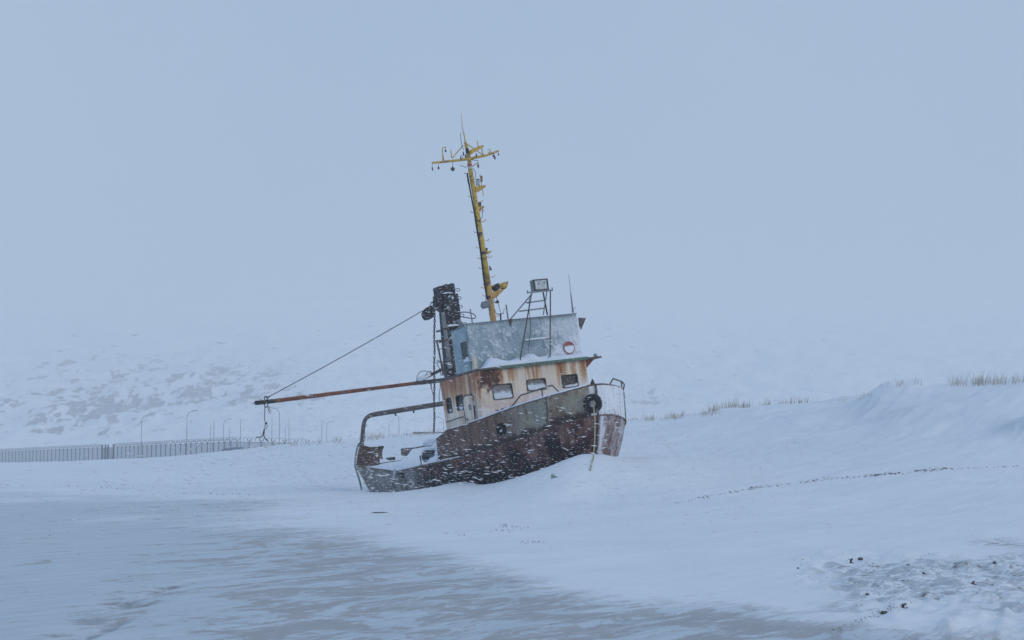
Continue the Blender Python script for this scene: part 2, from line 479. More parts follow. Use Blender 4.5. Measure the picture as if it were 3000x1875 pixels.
def m_dodger():
    n = NT('frosted_blue_grey_plate')
    x, y, z = n.sep(n.obj)
    big = n.noise(n.scale(n.obj, (2.2, 2.2, 2.2)), 1.0, 5, .6, .5)
    fine = n.noise(n.obj, 24, 5, .7)
    vor = n.voro(n.scale(n.obj, (9, 9, 8)), 1.0)
    c = n.mix(n.rng(big, .35, .65), (.24, .34, .39), (.38, .48, .53))
    ver = n.noise(n.scale(n.obj, (12, 12, .8)), 1.0, 4, .6)
    c = n.mix(n.mul(n.rng(ver, .6, .75), .4), c, (.25, .27, .27))
    w = n.rng(n.dot(n.ge.outputs['Normal'], WIND), .3, .5)
    f = n.math('ADD', n.math('ADD', n.mul(n.noise(n.obj, 2.0, 6, .65), .9), n.mul(n.rng(vor, .7, .15), .16)), n.mul(n.rng(y, .2, 1.5), .16))
    f = n.mul(n.rng(f, .46, .68), w)
    f = n.mul(f, n.rng(z, 5.22, 5.02))
    c = n.mix(n.mul(n.rng(n.noise(n.obj, 5.5, 6, .7, .8), .54, .64), .4), c, (.17, .235, .27))
    c = n.mix(n.mul(f, .78), c, (.74, .81, .88))
    drift = n.mul(n.rng(n.math('ADD', z, n.mul(n.math('SUBTRACT', n.noise(n.obj, 2.2, 4, .6), .5), .9)), n.rng(y, .3, 1.6, 4.05, 4.75), n.rng(y, .3, 1.6, 3.95, 4.45)), w)
    c = n.mix(n.mul(drift, .85), c, SNOW)
    c = n.mix(n.mul(specks(n, .70, .78), .5), c, (.75, .8, .88))
    rim = n.mul(n.rng(z, 5.15, 5.2), n.rng(fine, .5, .62))
    c = n.mix(n.mul(rim, .6), c, (.16, .08, .05))
    b = n.math('ADD', n.mul(f, n.math('ADD', n.rng(vor, .7, .1), fine)), n.mul(drift, .6))
    return n.done(c, .6, bump=n.bump(b, .8, .03))
M['dodger'] = m_dodger()

def m_steel(name, c1, c2, rust=.35, rustcol=(.12, .05, .03), snow=.6, sc=1.0, rough=.6, plast=(.75, .95), spk=(.66, .74)):
    n = NT(name)
    a = n.noise(n.scale(n.obj, (5 * sc,) * 3), 1.0, 6, .65)
    b = n.noise(n.scale(n.obj, (16 * sc,) * 3), 1.0, 5, .7)
    c = n.mix(n.rng(a, .35, .65), c1, c2)
    k = n.math('ADD', n.mul(a, .5), n.mul(b, .5))
    c = n.mix(n.rng(k, .62 - rust * .25, .70 - rust * .25), c, rustcol)
    if snow:
        c = n.mix(n.mul(specks(n, *spk), snow), c, (.68, .74, .84))
        c = n.mix(n.mul(plaster(n, plast[0], plast[1], .7, 6.0), snow), c, SNOW)
    return n.done(c, rough, bump=n.bump(b, .4, .01))
M['yellow'] = m_steel('chipped_yellow_paint', (.50, .33, .05), (.72, .54, .13), .50, (.24, .12, .06), .35, plast=(.9, 1.3))
M['ochre'] = m_steel('rusting_ochre_paint', (.58, .32, .10), (.66, .45, .13), .45, (.28, .13, .07), .25, plast=(.9, 1.3))
M['black'] = m_steel('sooty_black_steel', (.008, .010, .017), (.025, .025, .034), .05, (.05, .035, .03), .85, .7, plast=(.9, 1.25), spk=(.57, .66))
M['grey'] = m_steel('galvanised_grey_steel', (.17, .20, .22), (.26, .29, .31), .22, (.12, .06, .045), .35, plast=(.95, 1.3))
M['greydark'] = m_steel('grey_brown_steel', (.075, .07, .07), (.13, .115, .11), .30, (.06, .035, .03), .6, plast=(.9, 1.25))
M['rustbar'] = m_steel('orange_rust_steel', (.16, .055, .035), (.26, .10, .05), .15, (.05, .03, .03), .45, plast=(.9, 1.25))
M['rustbrown'] = m_steel('brown_rust_steel', (.075, .042, .035), (.13, .078, .062), .2, (.035, .025, .025), .7, plast=(.8, 1.1))
M['iron'] = m_steel('dark_iron', (.02, .02, .024), (.045, .04, .042), .15, (.07, .04, .03), 0)
M['ironrust'] = m_steel('rusty_iron_fittings', (.06, .035, .03), (.10, .06, .045), .2, (.03, .02, .02), 0)
M['rubber'] = m_steel('perished_black_rubber', (.008, .009, .012), (.02, .02, .024), .0, (.03, .03, .03), .55, rough=.85, plast=(.8, 1.1))
M['green'] = m_steel('flaking_green_paint', (.08, .17, .13), (.13, .24, .19), .42, (.07, .05, .04), .55, plast=(.9, 1.3))
M['rope'] = m_steel('old_rope', (.34, .31, .19), (.46, .42, .27), .05, (.2, .17, .11), 0)
M['ropegrey'] = m_steel('grey_frozen_rope', (.17, .165, .155), (.28, .27, .25), .05, (.12, .1, .09), 0)
M['red'] = m_steel('faded_red_paint', (.38, .10, .10), (.44, .15, .15), .05, (.25, .05, .05), 0)
M['white'] = m_steel('dirty_white_paint', (.55, .58, .6), (.68, .70, .72), .2, (.3, .2, .15), 0)
M['cable'] = m_steel('black_cable', (.012, .013, .018), (.02, .02, .026), 0, (.02, .02, .02), 0)
M['plank'] = m_steel('splintered_brown_timber', (.07, .05, .045), (.11, .08, .07), .2, (.04, .03, .03), .5, plast=(.9, 1.2))
M['fence'] = m_steel('dark_fence_steel', (.035, .045, .055), (.055, .065, .075), 0, (.04, .04, .04), 0)
M['lamp'] = m_steel('grey_lamp_post_steel', (.10, .12, .15), (.13, .15, .18), 0, (.1, .1, .1), 0)
M['netgreen'] = m_steel('faded_green_net', (.20, .36, .28), (.28, .42, .34), 0, (.2, .3, .25), 0)
M['blue'] = m_steel('dark_blue_sheet', (.06, .11, .22), (.09, .15, .27), 0, (.1, .1, .2), 0)
M['stone'] = m_steel('dark_wet_stone', (.06, .048, .045), (.13, .10, .085), 0, (.05, .04, .04), .85, plast=(.45, .75))
M['ochrewood'] = m_steel('peeling_pale_board', (.62, .55, .44), (.7, .62, .5), .25, (.16, .09, .06), 0)
n = NT('frosted_pane')
k = n.rng(n.math('ADD', n.noise(n.scale(n.obj, (1, 4, 4)), 1.0, 5, .6), n.rng(n.sep(n.uv)[1], .1, .95, .45, -.26)), .40, .80)
M['pane'] = n.done(n.mix(k, (.11, .135, .17), (.72, .79, .88)), n.mix(k, (.15, .15, .15), (.9, .9, .9)), spec=.5)
n = NT('black_broken_pane')
k = n.mul(specks(n, .60, .68), .8)
k2 = n.rng(n.math('ADD', n.noise(n.scale(n.obj, (3, 3, 3)), 1.0, 4, .6), n.rng(n.sep(n.uv)[1], .0, .45, .38, -.2)), .62, .72)
M['panedark'] = n.done(n.mix(n.math('MAXIMUM', k, k2), (.006, .008, .013), (.70, .77, .87)), .35, spec=.4)
n = NT('dusty_searchlight_glass')
M['glass'] = n.done(n.mix(n.rng(n.noise(n.obj, 9, 4), .4, .65), (.34, .43, .47), (.46, .55, .60)), .25, spec=.5)
n = NT('dry_grass')
M['grass'] = n.done(n.mix(n.rng(n.noise(n.ge.outputs['Position'], 3, 2), .35, .65), (.36, .32, .26), (.48, .43, .36)), .9, spec=.1)
n = NT('wire_fence_mesh')
M['mesh'] = n.done((.11, .18, .22), .8, alpha=.52)
n = NT('gate_sheet')
M['gateleaf'] = n.done((.12, .17, .20), .7, alpha=.72)
n = NT('barbed_wire_coil')
M['coil'] = n.done((.20, .24, .27), .7, alpha=.75)
n = NT('flake')
f1, f2, f3 = (n.t.nodes.new('ShaderNode' + q) for q in ('BsdfDiffuse', 'BsdfTranslucent', 'MixShader'))
for q in (f1, f2): q.inputs[0].default_value = (.97, .98, .99, 1)
f3.inputs[0].default_value = .5
n.t.links.new(f1.outputs[0], f3.inputs[1]); n.t.links.new(f2.outputs[0], f3.inputs[2]); n.t.links.new(f3.outputs[0], n.out.inputs[0])
M['flake'] = n.m

# ------------------------------------------------------------------ hull lines
def shape(s):
    s = np.maximum(np.asarray(s, float), 0)
    v = 2.2 * (1 - (1 - np.minimum(s / 6.5, 1)) ** 2.4) ** .475
    return v * (1 - .2 * (np.clip(s - 8, 0, None) / 6) ** 2)
GUN_T = np.array([0, .1, .35, .91, 1.77, 2.69, 3.77, 4.89, 5.2])
GUN_Z = np.array([3.0, 2.96, 2.91, 2.83, 2.735, 2.63, 2.535, 2.49, 2.48])
KNU_T = np.array([.09, .4, 1, 2.04, 3.0, 4.0, 5.17, 6.48, 7.7, 8.81, 9.8, 11.04, 13.3])
KNU_Z = np.array([2.25, 2.16, 2.05, 1.90, 1.80, 1.74, 1.73, 1.71, 1.68, 1.67, 1.74, 1.86, 2.06])
def gun_z(t): return np.interp(t, GUN_T, GUN_Z)
def knu_z(t): return np.interp(t, KNU_T, KNU_Z)
STEM_W = [0, .3, .56, 1.0]; STEM_X = [.09, .33, .59, 1.15]     # the stem rakes aft going down
T_END = 13.3
DEPTH = 1.9
def hull_pt(q, w, side):
    """q runs stem 0 to stern 1, w runs sheer 0 to keel 1"""
    ts = np.interp(w, STEM_W, STEM_X); te = T_END - 1.5 * w
    t = ts + (te - ts) * q
    tz = .09 + (T_END - .09) * q
    b = shape(t - ts) * (.99 - .05 * w - .38 * w * w) * (1 - .06 * w * np.exp(-(t - ts) / 2.5))
    z = knu_z(tz) - DEPTH * w * (1 - .06 * (1 - w))
    return -t, side * b, z

# ------------------------------------------------------------------ the ground: one sheet of snow, beach and banks
qq, ww = np.meshgrid(np.linspace(0, 1, 160) ** 1.5, np.linspace(0, 1, 60), indexing='ij')
hx, hy, hz = hull_pt(qq, ww, -1.0)
H_STB = np.stack([hx, hy, hz], -1).reshape(-1, 3) @ SR.T + SO
hx, hy, hz = hull_pt(qq, ww, 1.0)
H_PRT = np.stack([hx, hy, hz], -1).reshape(-1, 3) @ SR.T + SO
def on_hull(px, py, H):
    w = H - CAM; zc = w @ FW
    d = (1500 + FPX * (w @ RT) / zc - px) ** 2 + (937.5 - FPX * (w @ UP) / zc - py) ** 2
    return H[np.argmin(d)]
ctl = []                                    # (x, y, z) heights the snow must pass through
def c_pt(px, py, Y): ctl.append(atY(px, py, Y))
for px in (-1200, 0, 700, 1500, 2300, 3000, 4300):        # the flat foreshore
    for Y in (4, 8, 13, 18, 24):
        ctl.append(np.array([(px - 1500) / FPX * Y, Y, 0.0]))
for px, Y, z in [(-1200, 33, -.08), (0, 33, -.06), (500, 33, -.06), (1000, 34, -.05), (1500, 33, .08), (2000, 32, .12), (2500, 30, .10), (3000, 29, .16), (4300, 30, .2),
                 (1300, 40, .02), (1500, 39, .22), (1750, 38, .34), (2000, 38, .30), (2400, 37, .32),
                 (1150, 46, -.06), (1000, 48, -.1)]:
    ctl.append(np.array([(px - 1500) / FPX * Y, Y, z]))
SNOWLINE = [(1732, 1341), (1715, 1339), (1696, 1341), (1658, 1358), (1625, 1370), (1589, 1381), (1524, 1401), (1470, 1412), (1422, 1418), (1378, 1414), (1333, 1414), (1306, 1425), (1268, 1438), (1220, 1443), (1180, 1444), (1130, 1442), (1075, 1437)]
for px, py in SNOWLINE:
    p = on_hull(px, py, H_STB); ctl.append(p)
    ctl.append(p + np.array([.9, .42, 0]) * .5 + np.array([0, 0, .02]))
for px, py in [(1752, 1345), (1775, 1358), (1800, 1360), (1812, 1352)]:
    ctl.append(on_hull(px, py, H_PRT))
for px, py, Y in [(1850, 1346, 43.2), (1900, 1345, 44), (2000, 1356, 45), (1040, 1432, 53), (980, 1428, 53)]: c_pt(px, py, Y)
for px, py, Y in [(0, 1420, 56), (-900, 1415, 60), (300, 1428, 54), (520, 1441, 52), (750, 1436, 53), (0, 1390, 80), (500, 1388, 76), (850, 1380, 70), (1000, 1370, 68),
                  (1000, 1330, 80), (1250, 1318, 70), (1400, 1310, 64), (1600, 1318, 57), (1800, 1325, 52), (1950, 1315, 54)]: c_pt(px, py, Y)
CREST = [(-1400, 1372, 130), (-500, 1365, 125), (0, 1359, 120), (300, 1351, 118), (500, 1343, 112), (700, 1322, 108), (880, 1303, 104), (1050, 1287, 100), (1250, 1267, 96),
         (1500, 1250, 88), (1850, 1232, 78), (1960, 1226, 77), (2090, 1205, 74), (2300, 1185, 70), (2480, 1170, 66), (2570, 1153, 63), (2690, 1138, 62), (2850, 1132, 60), (3000, 1118, 58), (3400, 1108, 60), (4300, 1100, 62)]
for px, py, Y in CREST:
    c_pt(px, py, Y); c_pt(px, py + 14, Y * .90)
    p = atY(px, py, Y); ctl.append(np.array([p[0] * 1.3, Y * 1.3, p[2] - 1.0 - .25 * max(p[2], 0)]))
for px, py, Y in [(2200, 1290, 52), (2400, 1280, 50), (2500, 1245, 53), (2640, 1255, 50), (2800, 1240, 50), (2950, 1285, 45), (3000, 1215, 49), (3400, 1200, 48), (2700, 1320, 44), (2100, 1400, 42), (2500, 1380, 41), (2800, 1365, 40), (3000, 1360, 40), (3400, 1340, 40), (4300, 1320, 42), (2250, 1470, 34), (2700, 1460, 34), (3000, 1450, 34)]: c_pt(px, py, Y)
for px, py, Y in [(-900, 1368, 390), (0, 1360, 370), (150, 1354, 340), (331, 1347, 300), (500, 1349, 265), (694, 1350, 235), (900, 1345, 240), (1300, 1330, 250), (2000, 1320, 250), (3000, 1320, 250), (4300, 1320, 250),
                  (0, 1345, 500), (1500, 1320, 500), (3000, 1315, 500), (-900, 1350, 520), (4300, 1320, 500), (-900, 1305, 1200), (1500, 1290, 1200), (4300, 1290, 1200), (-900, 1275, 3500), (1500, 1275, 3500), (4300, 1275, 3500)]: c_pt(px, py, Y)
ctl = np.array(ctl)
cu = ctl[:, 0] / ctl[:, 1] * FPX / 1500; cv = np.log(ctl[:, 1])
cw = ctl[:, 2] / ctl[:, 1] * 100
def tps_k(r2): return np.where(r2 > 1e-12, .5 * r2 * np.log(r2 + 1e-12), 0)
N_ = len(ctl)
A_ = np.zeros((N_ + 3, N_ + 3))
A_[:N_, :N_] = tps_k((cu[:, None] - cu) ** 2 + (cv[:, None] - cv) ** 2) + np.eye(N_) * 3e-5
A_[:N_, N_:] = np.stack([np.ones(N_), cu, cv], 1); A_[N_:, :N_] = A_[:N_, N_:].T
sol_ = np.linalg.solve(A_, np.concatenate([cw, np.zeros(3)]))
def ground_base(X, Y):
    X = np.asarray(X, float); Y = np.asarray(Y, float)
    ph = np.arctan2(X, Y); r = np.hypot(X, Y)
    pc = np.clip(ph, -.52, .52)
    u = np.tan(pc) * FPX / 1500; d = np.maximum(r * np.cos(pc), 4.0); v = np.log(d)
    out = sol_[N_] + sol_[N_ + 1] * u + sol_[N_ + 2] * v
    for i in range(N_):
        out = out + sol_[i] * tps_k((u - cu[i]) ** 2 + (v - cv[i]) ** 2)
    z = out * d / 100
    back = sstep(.6, 1.2, np.abs(ph))
    return z * (1 - back)
WC, WS = math.cos(math.radians(54)), math.sin(math.radians(54))
BUMPS = []
rng_ = np.random.RandomState(5)
for i in range(420):                       # clods under the snow in the stony patch lower right
    px, py = rng_.uniform(2330, 3080), rng_.uniform(1615, 1900)
    if (px - 2330) < 420 * (py - 1700) / 175: continue
    Y = 1.7 * FPX / (py - 1255)
    BUMPS.append(((px - 1500) / FPX * Y, Y, rng_.uniform(.03, .13) * min(1.2, Y / 20), rng_.uniform(.012, .06) * (Y / 20)))
PRINTS = []
for i in range(62):                        # trodden tracks in the thin snow, lower left
    k = rng_.uniform(0, 1)
    px = 500 - 300 * k + rng_.normal(0, 45); py = 1690 + 190 * k + rng_.normal(0, 10)
    Y = 1.7 * FPX / (py - 1255)
    PRINTS.append(((px - 1500) / FPX * Y, Y, .07 + .05 * rng_.rand(), rng_.uniform(-.3, .5)))
def ground_z(X, Y):
    X = np.asarray(X, float); Y = np.asarray(Y, float)
    z = ground_base(X, Y)
    r = np.hypot(X, Y)
    a, c = X * WC + Y * WS, -X * WS + Y * WC
    far = np.exp(-r / 400)
    near_boat = np.exp(-(((X + .5) / 6) ** 2 + ((Y - 47) / 7) ** 2))
    z = z + (fbm(a * .18, c * .7, 3, 4) * .035 + .03 * ((1 - np.abs(fbm(a * .30, c * 1.3, 5, 4))) ** 5 - .2) * sstep(24, 40, r)) * far * (1 - .6 * near_boat)
    bank = sstep(36, 60, r) * sstep(-.05, .25, X / np.maximum(r, 1)) * np.exp(-r / 300)
    ridge = (1 - np.abs(fbm(a * .16 + 3, c * .42, 21, 4))) ** 4
    z = z + bank * (fbm(X * .12, Y * .12, 9, 4) * .22 + .16 * (ridge - .4) + .05 * (1 - np.abs(fbm(a * .5, c * 1.8, 25, 3))) ** 3)
    for px_, Y_, am, sx_, sy_ in ((3060, 45.5, .85, .85, 1.6), (2600, 57, .45, .75, 1.3), (2660, 52, .30, 1.0, 1.0), (2330, 56, .16, 1.2, 1.4), (2840, 50, .22, 1.1, .9)):   # separate drifts
        dx_, dy_ = X - (px_ - 1500) / FPX * Y_, Y - Y_
        z = z + am * np.exp(-np.where(dx_ < 0, -dx_ / sx_, dx_ / (2.6 * sx_)) ** 1.35 - np.abs(dy_ / sy_) ** 1.5)
    sc = atY(1035, 1438, 52.3)
    z = z - .16 * np.exp(-((X - sc[0]) / .9) ** 2 - ((Y - sc[1]) / 2.2) ** 2) + .07 * np.exp(-((X - sc[0] + 1.3) / .8) ** 2 - ((Y - sc[1] + 1.0) / 2.5) ** 2)
    left = sstep(60, 90, r) * np.exp(-r / 260)
    z = z + left * fbm(X * .06, Y * .06, 31, 3) * .25
    lip = near_boat * (fbm(X * 1.1, Y * 1.1, 41, 4) * .05 + fbm(X * 3.5, Y * 3.5, 45, 3) * .025)
    return z + lip

ang = np.concatenate([np.linspace(-math.pi, -.62, 22)[:-1], np.linspace(-.62, -.345, 40)[:-1], np.linspace(-.345, .345, 560)[:-1], np.linspace(.345, .62, 40)[:-1], np.linspace(.62, math.pi, 22)])
rad = np.concatenate([np.linspace(.4, 10, 16)[:-1], np.exp(np.linspace(math.log(10), math.log(95), 620))[:-1], np.exp(np.linspace(math.log(95), math.log(420), 150))[:-1], np.exp(np.linspace(math.log(420), math.log(3600), 40))])
AA, RR = np.meshgrid(ang, rad, indexing='ij')
GX, GY = np.sin(AA) * RR, np.cos(AA) * RR
GZ = ground_z(GX, GY)
gs, gp = GX, np.maximum(GY, 1e-3)
inview = (GY > 5) & (np.abs(AA) < .4)
PX = np.where(inview, 1500 + FPX * GX / gp, -9999); 
PY = np.where(inview, 937.5 - FPX * np.tan(np.arctan2(GZ - CAM_H, gp) - PITCH), 0)
dirt = np.zeros_like(GZ)
for bx, by, br, bh in BUMPS:
    m = (np.abs(GX - bx) < br * 5) & (np.abs(GY - by) < br * 8)
    dx, dy = GX[m] - bx, GY[m] - by
    al, ac = dx * WC + dy * WS, -dx * WS + dy * WC
    GZ[m] += bh * np.exp(-(np.where(al > 0, al / (br * 2.6), al / br)) ** 2 - (ac / br) ** 2)
for bx, by, br, an in PRINTS:
    m = (np.abs(GX - bx) < br * 4) & (np.abs(GY - by) < br * 9)
    dx, dy = GX[m] - bx, GY[m] - by
    ca, sa = math.cos(.9 + an), math.sin(.9 + an)
    al, ac = dx * ca + dy * sa, -dx * sa + dy * ca
    g = np.exp(-(al / (br * 2.6)) ** 2 - (ac / (br * .62)) ** 2)
    GZ[m] -= .03 * g; dirt[m] = np.maximum(dirt[m], .42 * sstep(.35, .8, g))
rough = sstep(2280, 2600, PX + (1700 - PY) * .3) * sstep(1585, 1660, PY) * inview
GZ += rough * (.05 * (1 - np.abs(fbm(GX * 1.1, GY * .9, 91, 4))) ** 3 + .02 * fbm(GX * 4, GY * 3, 95, 3) - .02)
edge_x = [-3000, 0, 520, 800, 1050, 1230, 1450, 1700, 1950, 2150, 2400, 2700, 9000]
edge_y = [1405, 1418, 1440, 1470, 1500, 1545, 1600, 1665, 1690, 1690, 1745, 1835, 1900]
sand = sstep(-60, 210, PY - np.interp(PX, edge_x, edge_y) + 75 * fbm(GX * .16, GY * .10, 81, 4)) * inview
hole = np.exp(-(((PX - 1950) / 480) ** 2 + ((PY - 1600) / 60) ** 2))
sand *= 1 - .8 * hole
sand *= .70 + .38 * np.clip(1 - ((PX - 200) / 900) ** 2, 0, 1) * sstep(1800, 1500, PY) + .25 * sstep(1500, 1780, PY) * sstep(500, 1200, PX)
sand = np.clip(sand * 1.15, 0, 1)
dry = (.45 + .55 * sstep(250, 1000, PX + (PY - 1600) * .5)) * inview
grit = sstep(2300, 2560, PX + (1700 - PY) * .3 + fbm(GX * .5, GY * .5, 51, 4) * 160) * sstep(1595, 1680, PY - fbm(GX * .4, GY * .4, 61, 4) * 60 + (PX - 2600) * .05) * sstep(1890, 1730, PY + (PX - 2450) * .04 + fbm(GX * .6, GY * .6, 71, 4) * 110) * inview
bank_shade = np.exp(-(((PX - 2600) / 170) ** 2 + ((PY - 1200) / 48) ** 2)) * .55 + np.exp(-(((PX - 2975) / 70) ** 2 + ((PY - 1250) / 28) ** 2)) * .9 + np.exp(-(((PX - 2420) / 160) ** 2 + ((PY - 1300) / 40) ** 2)) * .3  # dune slopes greyed in the colour to stand for their shaded faces
grit = np.maximum(grit, 0)
# the tide line of weed and stones, and a bit of blown weed elsewhere
wr_x = np.array([1950, 2010, 2200, 2400, 2600, 2760, 3000, 3300]); wr_y = np.array([1480, 1468, 1432, 1406, 1390, 1374, 1366, 1352])
na, ar = GX.shape
verts = np.stack([GX, GY, GZ], -1).reshape(-1, 3)
idx = np.arange(na * ar).reshape(na, ar)
quads = np.stack([idx[:-1, :-1], idx[:-1, 1:], idx[1:, 1:], idx[1:, :-1]], -1).reshape(-1, 4)
def grid_object(name, verts, quads, mat, attrs):
    me = bpy.data.meshes.new(name)
    me.vertices.add(len(verts)); me.vertices.foreach_set('co', verts.ravel())
    me.loops.add(quads.size); me.loops.foreach_set('vertex_index', quads.ravel().astype(np.int32))
    me.polygons.add(len(quads))
    me.polygons.foreach_set('loop_start', np.arange(0, quads.size, 4, dtype=np.int32))
    me.polygons.foreach_set('loop_total', np.full(len(quads), 4, dtype=np.int32))
    me.polygons.foreach_set('use_smooth', np.ones(len(quads), bool))
    me.update(); me.validate()
    for k, v in attrs.items():
        a = me.attributes.new(k, 'FLOAT', 'POINT'); a.data.foreach_set('value', v.ravel().astype(np.float32))
    me.materials.append(mat)
    o = bpy.data.objects.new(name, me); COL.objects.link(o)
    return o
ground = grid_object('snow_ground', verts, quads, M['ground'], {'sand': sand, 'grit': np.clip(grit, 0, 1), 'dirt': dirt, 'dry': dry, 'bank': np.clip(bank_shade * inview, 0, 1)})
tag(ground, kind='structure')
from mathutils.bvhtree import BVHTree
near = (RR.ravel() < 420)
keep = near[quads].all(1) & (np.abs(AA.ravel()[quads]).max(1) < .62)
G_BVH = BVHTree.FromPolygons([tuple(v) for v in verts], [tuple(q) for q in quads[keep]])
def drop(x, y, dflt=0.0):
    h = G_BVH.ray_cast(Vector((x, y, 60)), Vector((0, 0, -1)))
    return h[0].z if h[0] is not None else dflt
def on_ground(px, py):
    """where the line of sight through a photo point meets the snow"""
    d = ray(px, py); h = G_BVH.ray_cast(Vector(CAM), Vector(d).normalized())
    return np.array(h[0]) if h[0] is not None else None

# ------------------------------------------------------------------ the hill in the snowfall
na, ar = 520, 300
hu = np.linspace(-900, 3900, na); hd = np.exp(np.linspace(math.log(430), math.log(2500), ar))
UU, DD = np.meshgrid(hu, hd, indexing='ij')
HX = (UU - 1500) / FPX * DD; HY = DD
prof_d = [430, 480, 560, 660, 800, 930, 1020, 1200, 1500, 1900, 2500]
prof_l = [1362, 1338, 1300, 1235, 1140, 1072, 1048, 1040, 1000, 930, 890]
prof_r = [1330, 1310, 1290, 1262, 1215, 1165, 1120, 1060, 1010, 930, 890]
mixr = sstep(900, 1700, UU)
yl = np.interp(DD, prof_d, prof_l); yr = np.interp(DD, prof_d, prof_r)
yy = yl * (1 - mixr) + yr * mixr
HZ = CAM_H + (1255 - yy) / FPX * DD
amp = sstep(430, 620, DD)
HZ += amp * (fbm(HX * .012, HY * .008, 100, 5, .55) * 9 + (1 - np.abs(fbm(HX * .03, HY * .016, 120, 4))) * 7 - 4 + fbm(HX * .07, HY * .035, 140, 5, .6) * 3.2)
dzd = np.gradient(HZ, axis=1) / np.gradient(DD, axis=1)
dzx = np.gradient(HZ, axis=0) / np.gradient(HX, axis=0)
steep = dzd - dzx * .35
hpy = 1255 - (HZ - CAM_H) / DD * FPX
area = np.exp(-(((UU - 420) / 420) ** 2 + ((hpy - 1130) / 110) ** 2)) + .9 * np.exp(-(((UU - 80) / 260) ** 2 + ((hpy - 1240) / 70) ** 2)) + .75 * np.exp(-(((UU - 1920) / 90) ** 2 + ((hpy - 1165) / 40) ** 2)) + .6 * np.exp(-(((UU - 2400) / 130) ** 2 + ((hpy - 1085) / 45) ** 2)) + .6 * np.exp(-(((UU - 950) / 260) ** 2 + ((hpy - 1130) / 70) ** 2)) + .35 * np.exp(-(((UU - 1650) / 200) ** 2 + ((hpy - 1140) / 60) ** 2))
patch = .7 * fbm(HX * .07 + HZ * .09, HZ * .12 - HX * .05, 160, 6, .72) + .75 * fbm(HX * .26 + HZ * .26, HZ * .40 - HX * .16, 180, 4, .7)
rock = np.clip((.24 + .95 * patch + .35 * (steep - .16)) * np.clip(area, 0, 1.1) * 1.6, 0, 1)
idx = np.arange(na * ar).reshape(na, ar)
hill = grid_object('hill', np.stack([HX, HY, HZ], -1).reshape(-1, 3), np.stack([idx[:-1, :-1], idx[1:, :-1], idx[1:, 1:], idx[:-1, 1:]], -1).reshape(-1, 4), M['hill'], {'rock': rock})
tag(hill, kind='structure')

# the air full of snow
HTOP = float(max(HZ.max(), 20) + 4)
hb = MB().box((0, 0, (HTOP + min(GZ.min(), HZ.min()) - 1.0) / 2), (7600, 7600, HTOP - (min(GZ.min(), HZ.min()) - 1.0)))
n = NT('blowing_snow_air')
vol = n.t.nodes.new('ShaderNodeVolumePrincipled')
vol.inputs['Color'].default_value = (.94, .975, 1.0, 1)
vol.inputs['Density'].default_value = .0011
vol.inputs['Anisotropy'].default_value = 0.0
n.t.links.new(vol.outputs[0], n.out.inputs['Volume'])
haze = hb.build('haze', n.m)
tag(haze, 'thin pale air thick with blowing snow', 'haze', kind='stuff')
# ------------------------------------------------------------------ the boat
boat = empty('fishing_boat', mw=SHIP)
tag(boat, 'rusty stranded fishing boat with yellow mast, heeled over in the snow', 'boat')

def hull_mesh(side):
    qs = np.linspace(0, 1, 150) ** 1.35; ws = np.linspace(0, 1, 26)
    Q, W = np.meshgrid(qs, ws, indexing='ij')
    x, y, z = hull_pt(Q, W, side)
    t = -x
    # ribs show through the thin plating; dents
    dent = (fbm(t * .9, z * 1.3, 200 + int(side), 3) * .035 + .018 * np.cos(t * 2 * np.pi / .55) * sstep(.5, 2.0, t)) * sstep(0, .06, Q)
    if side < 0:       # a torn, pushed-in seam near the quarter and a second crease beside it
        lean = t + (1.67 - z) * .55
        gash = np.exp(-((lean - 9.0) / .36) ** 4) * sstep(.02, .06, W)
        crease = np.exp(-((lean - 7.35) / .16) ** 2) * .09
        dent = dent - gash * .42 - crease
    y = y + side * dent
    return np.stack([x, y, z], -1), Q, W
for side, nm in ((-1.0, 'hull_plating'), (1.0, 'hull_plating')):
    P, Q, W = hull_mesh(side); a, b = P.shape[:2]
    idx = np.arange(a * b).reshape(a, b); mb = MB()
    f = []
    for i in range(a - 1):
        for j in range(b - 1):
            q = (idx[i, j], idx[i, j + 1], idx[i + 1, j + 1], idx[i + 1, j])
            f.append(q if side < 0 else q[::-1])
    mb.add(P.reshape(-1, 3), f)
    uv = np.stack([Q.ravel(), 1 - W.ravel()], 1)
    o = mb.build(nm, M['hull'], boat, smooth=True, uv=uv)
    if side < 0:
        o.data.materials.append(M['cable'])  # flat black painted inside the torn seam as its inner shade
        lean = -P[..., 0] + (1.67 - P[..., 2]) * .55
        g_in = (np.abs(lean - 9.0) < .26 - .06 * W) & (W > .03)
        fl_ = (g_in[:-1, :-1] & g_in[1:, 1:]).ravel()
        o.data.polygons.foreach_set('material_index', fl_.astype(np.int32))
    if side < 0: HS = P
    else: HP = P
# transom closes the stern
mb = MB(); j = HS.shape[1]
tv = [HS[-1, k] for k in range(j)] + [HP[-1, k] for k in range(j)]
mb.add(tv, [(k, j + k, j + k + 1, k + 1) for k in range(j - 1)])
mb.build('transom', M['rustbrown'], boat)
# main deck
mb = MB(); ts = np.linspace(.3, 13.1, 40)
vs = []
for t in ts:
    b = float(shape(t - .09)) * .985 - .06; z = float(knu_z(t)) - .12
    vs += [(-t, -b, z), (-t, 0, z + .05), (-t, b, z)]
mb.add(vs, [(3 * i + k, 3 * i + 3 + k, 3 * i + 4 + k, 3 * i + 1 + k) for i in range(len(ts) - 1) for k in (0, 1)])
mb.build('deck', M['rustbrown'], boat)
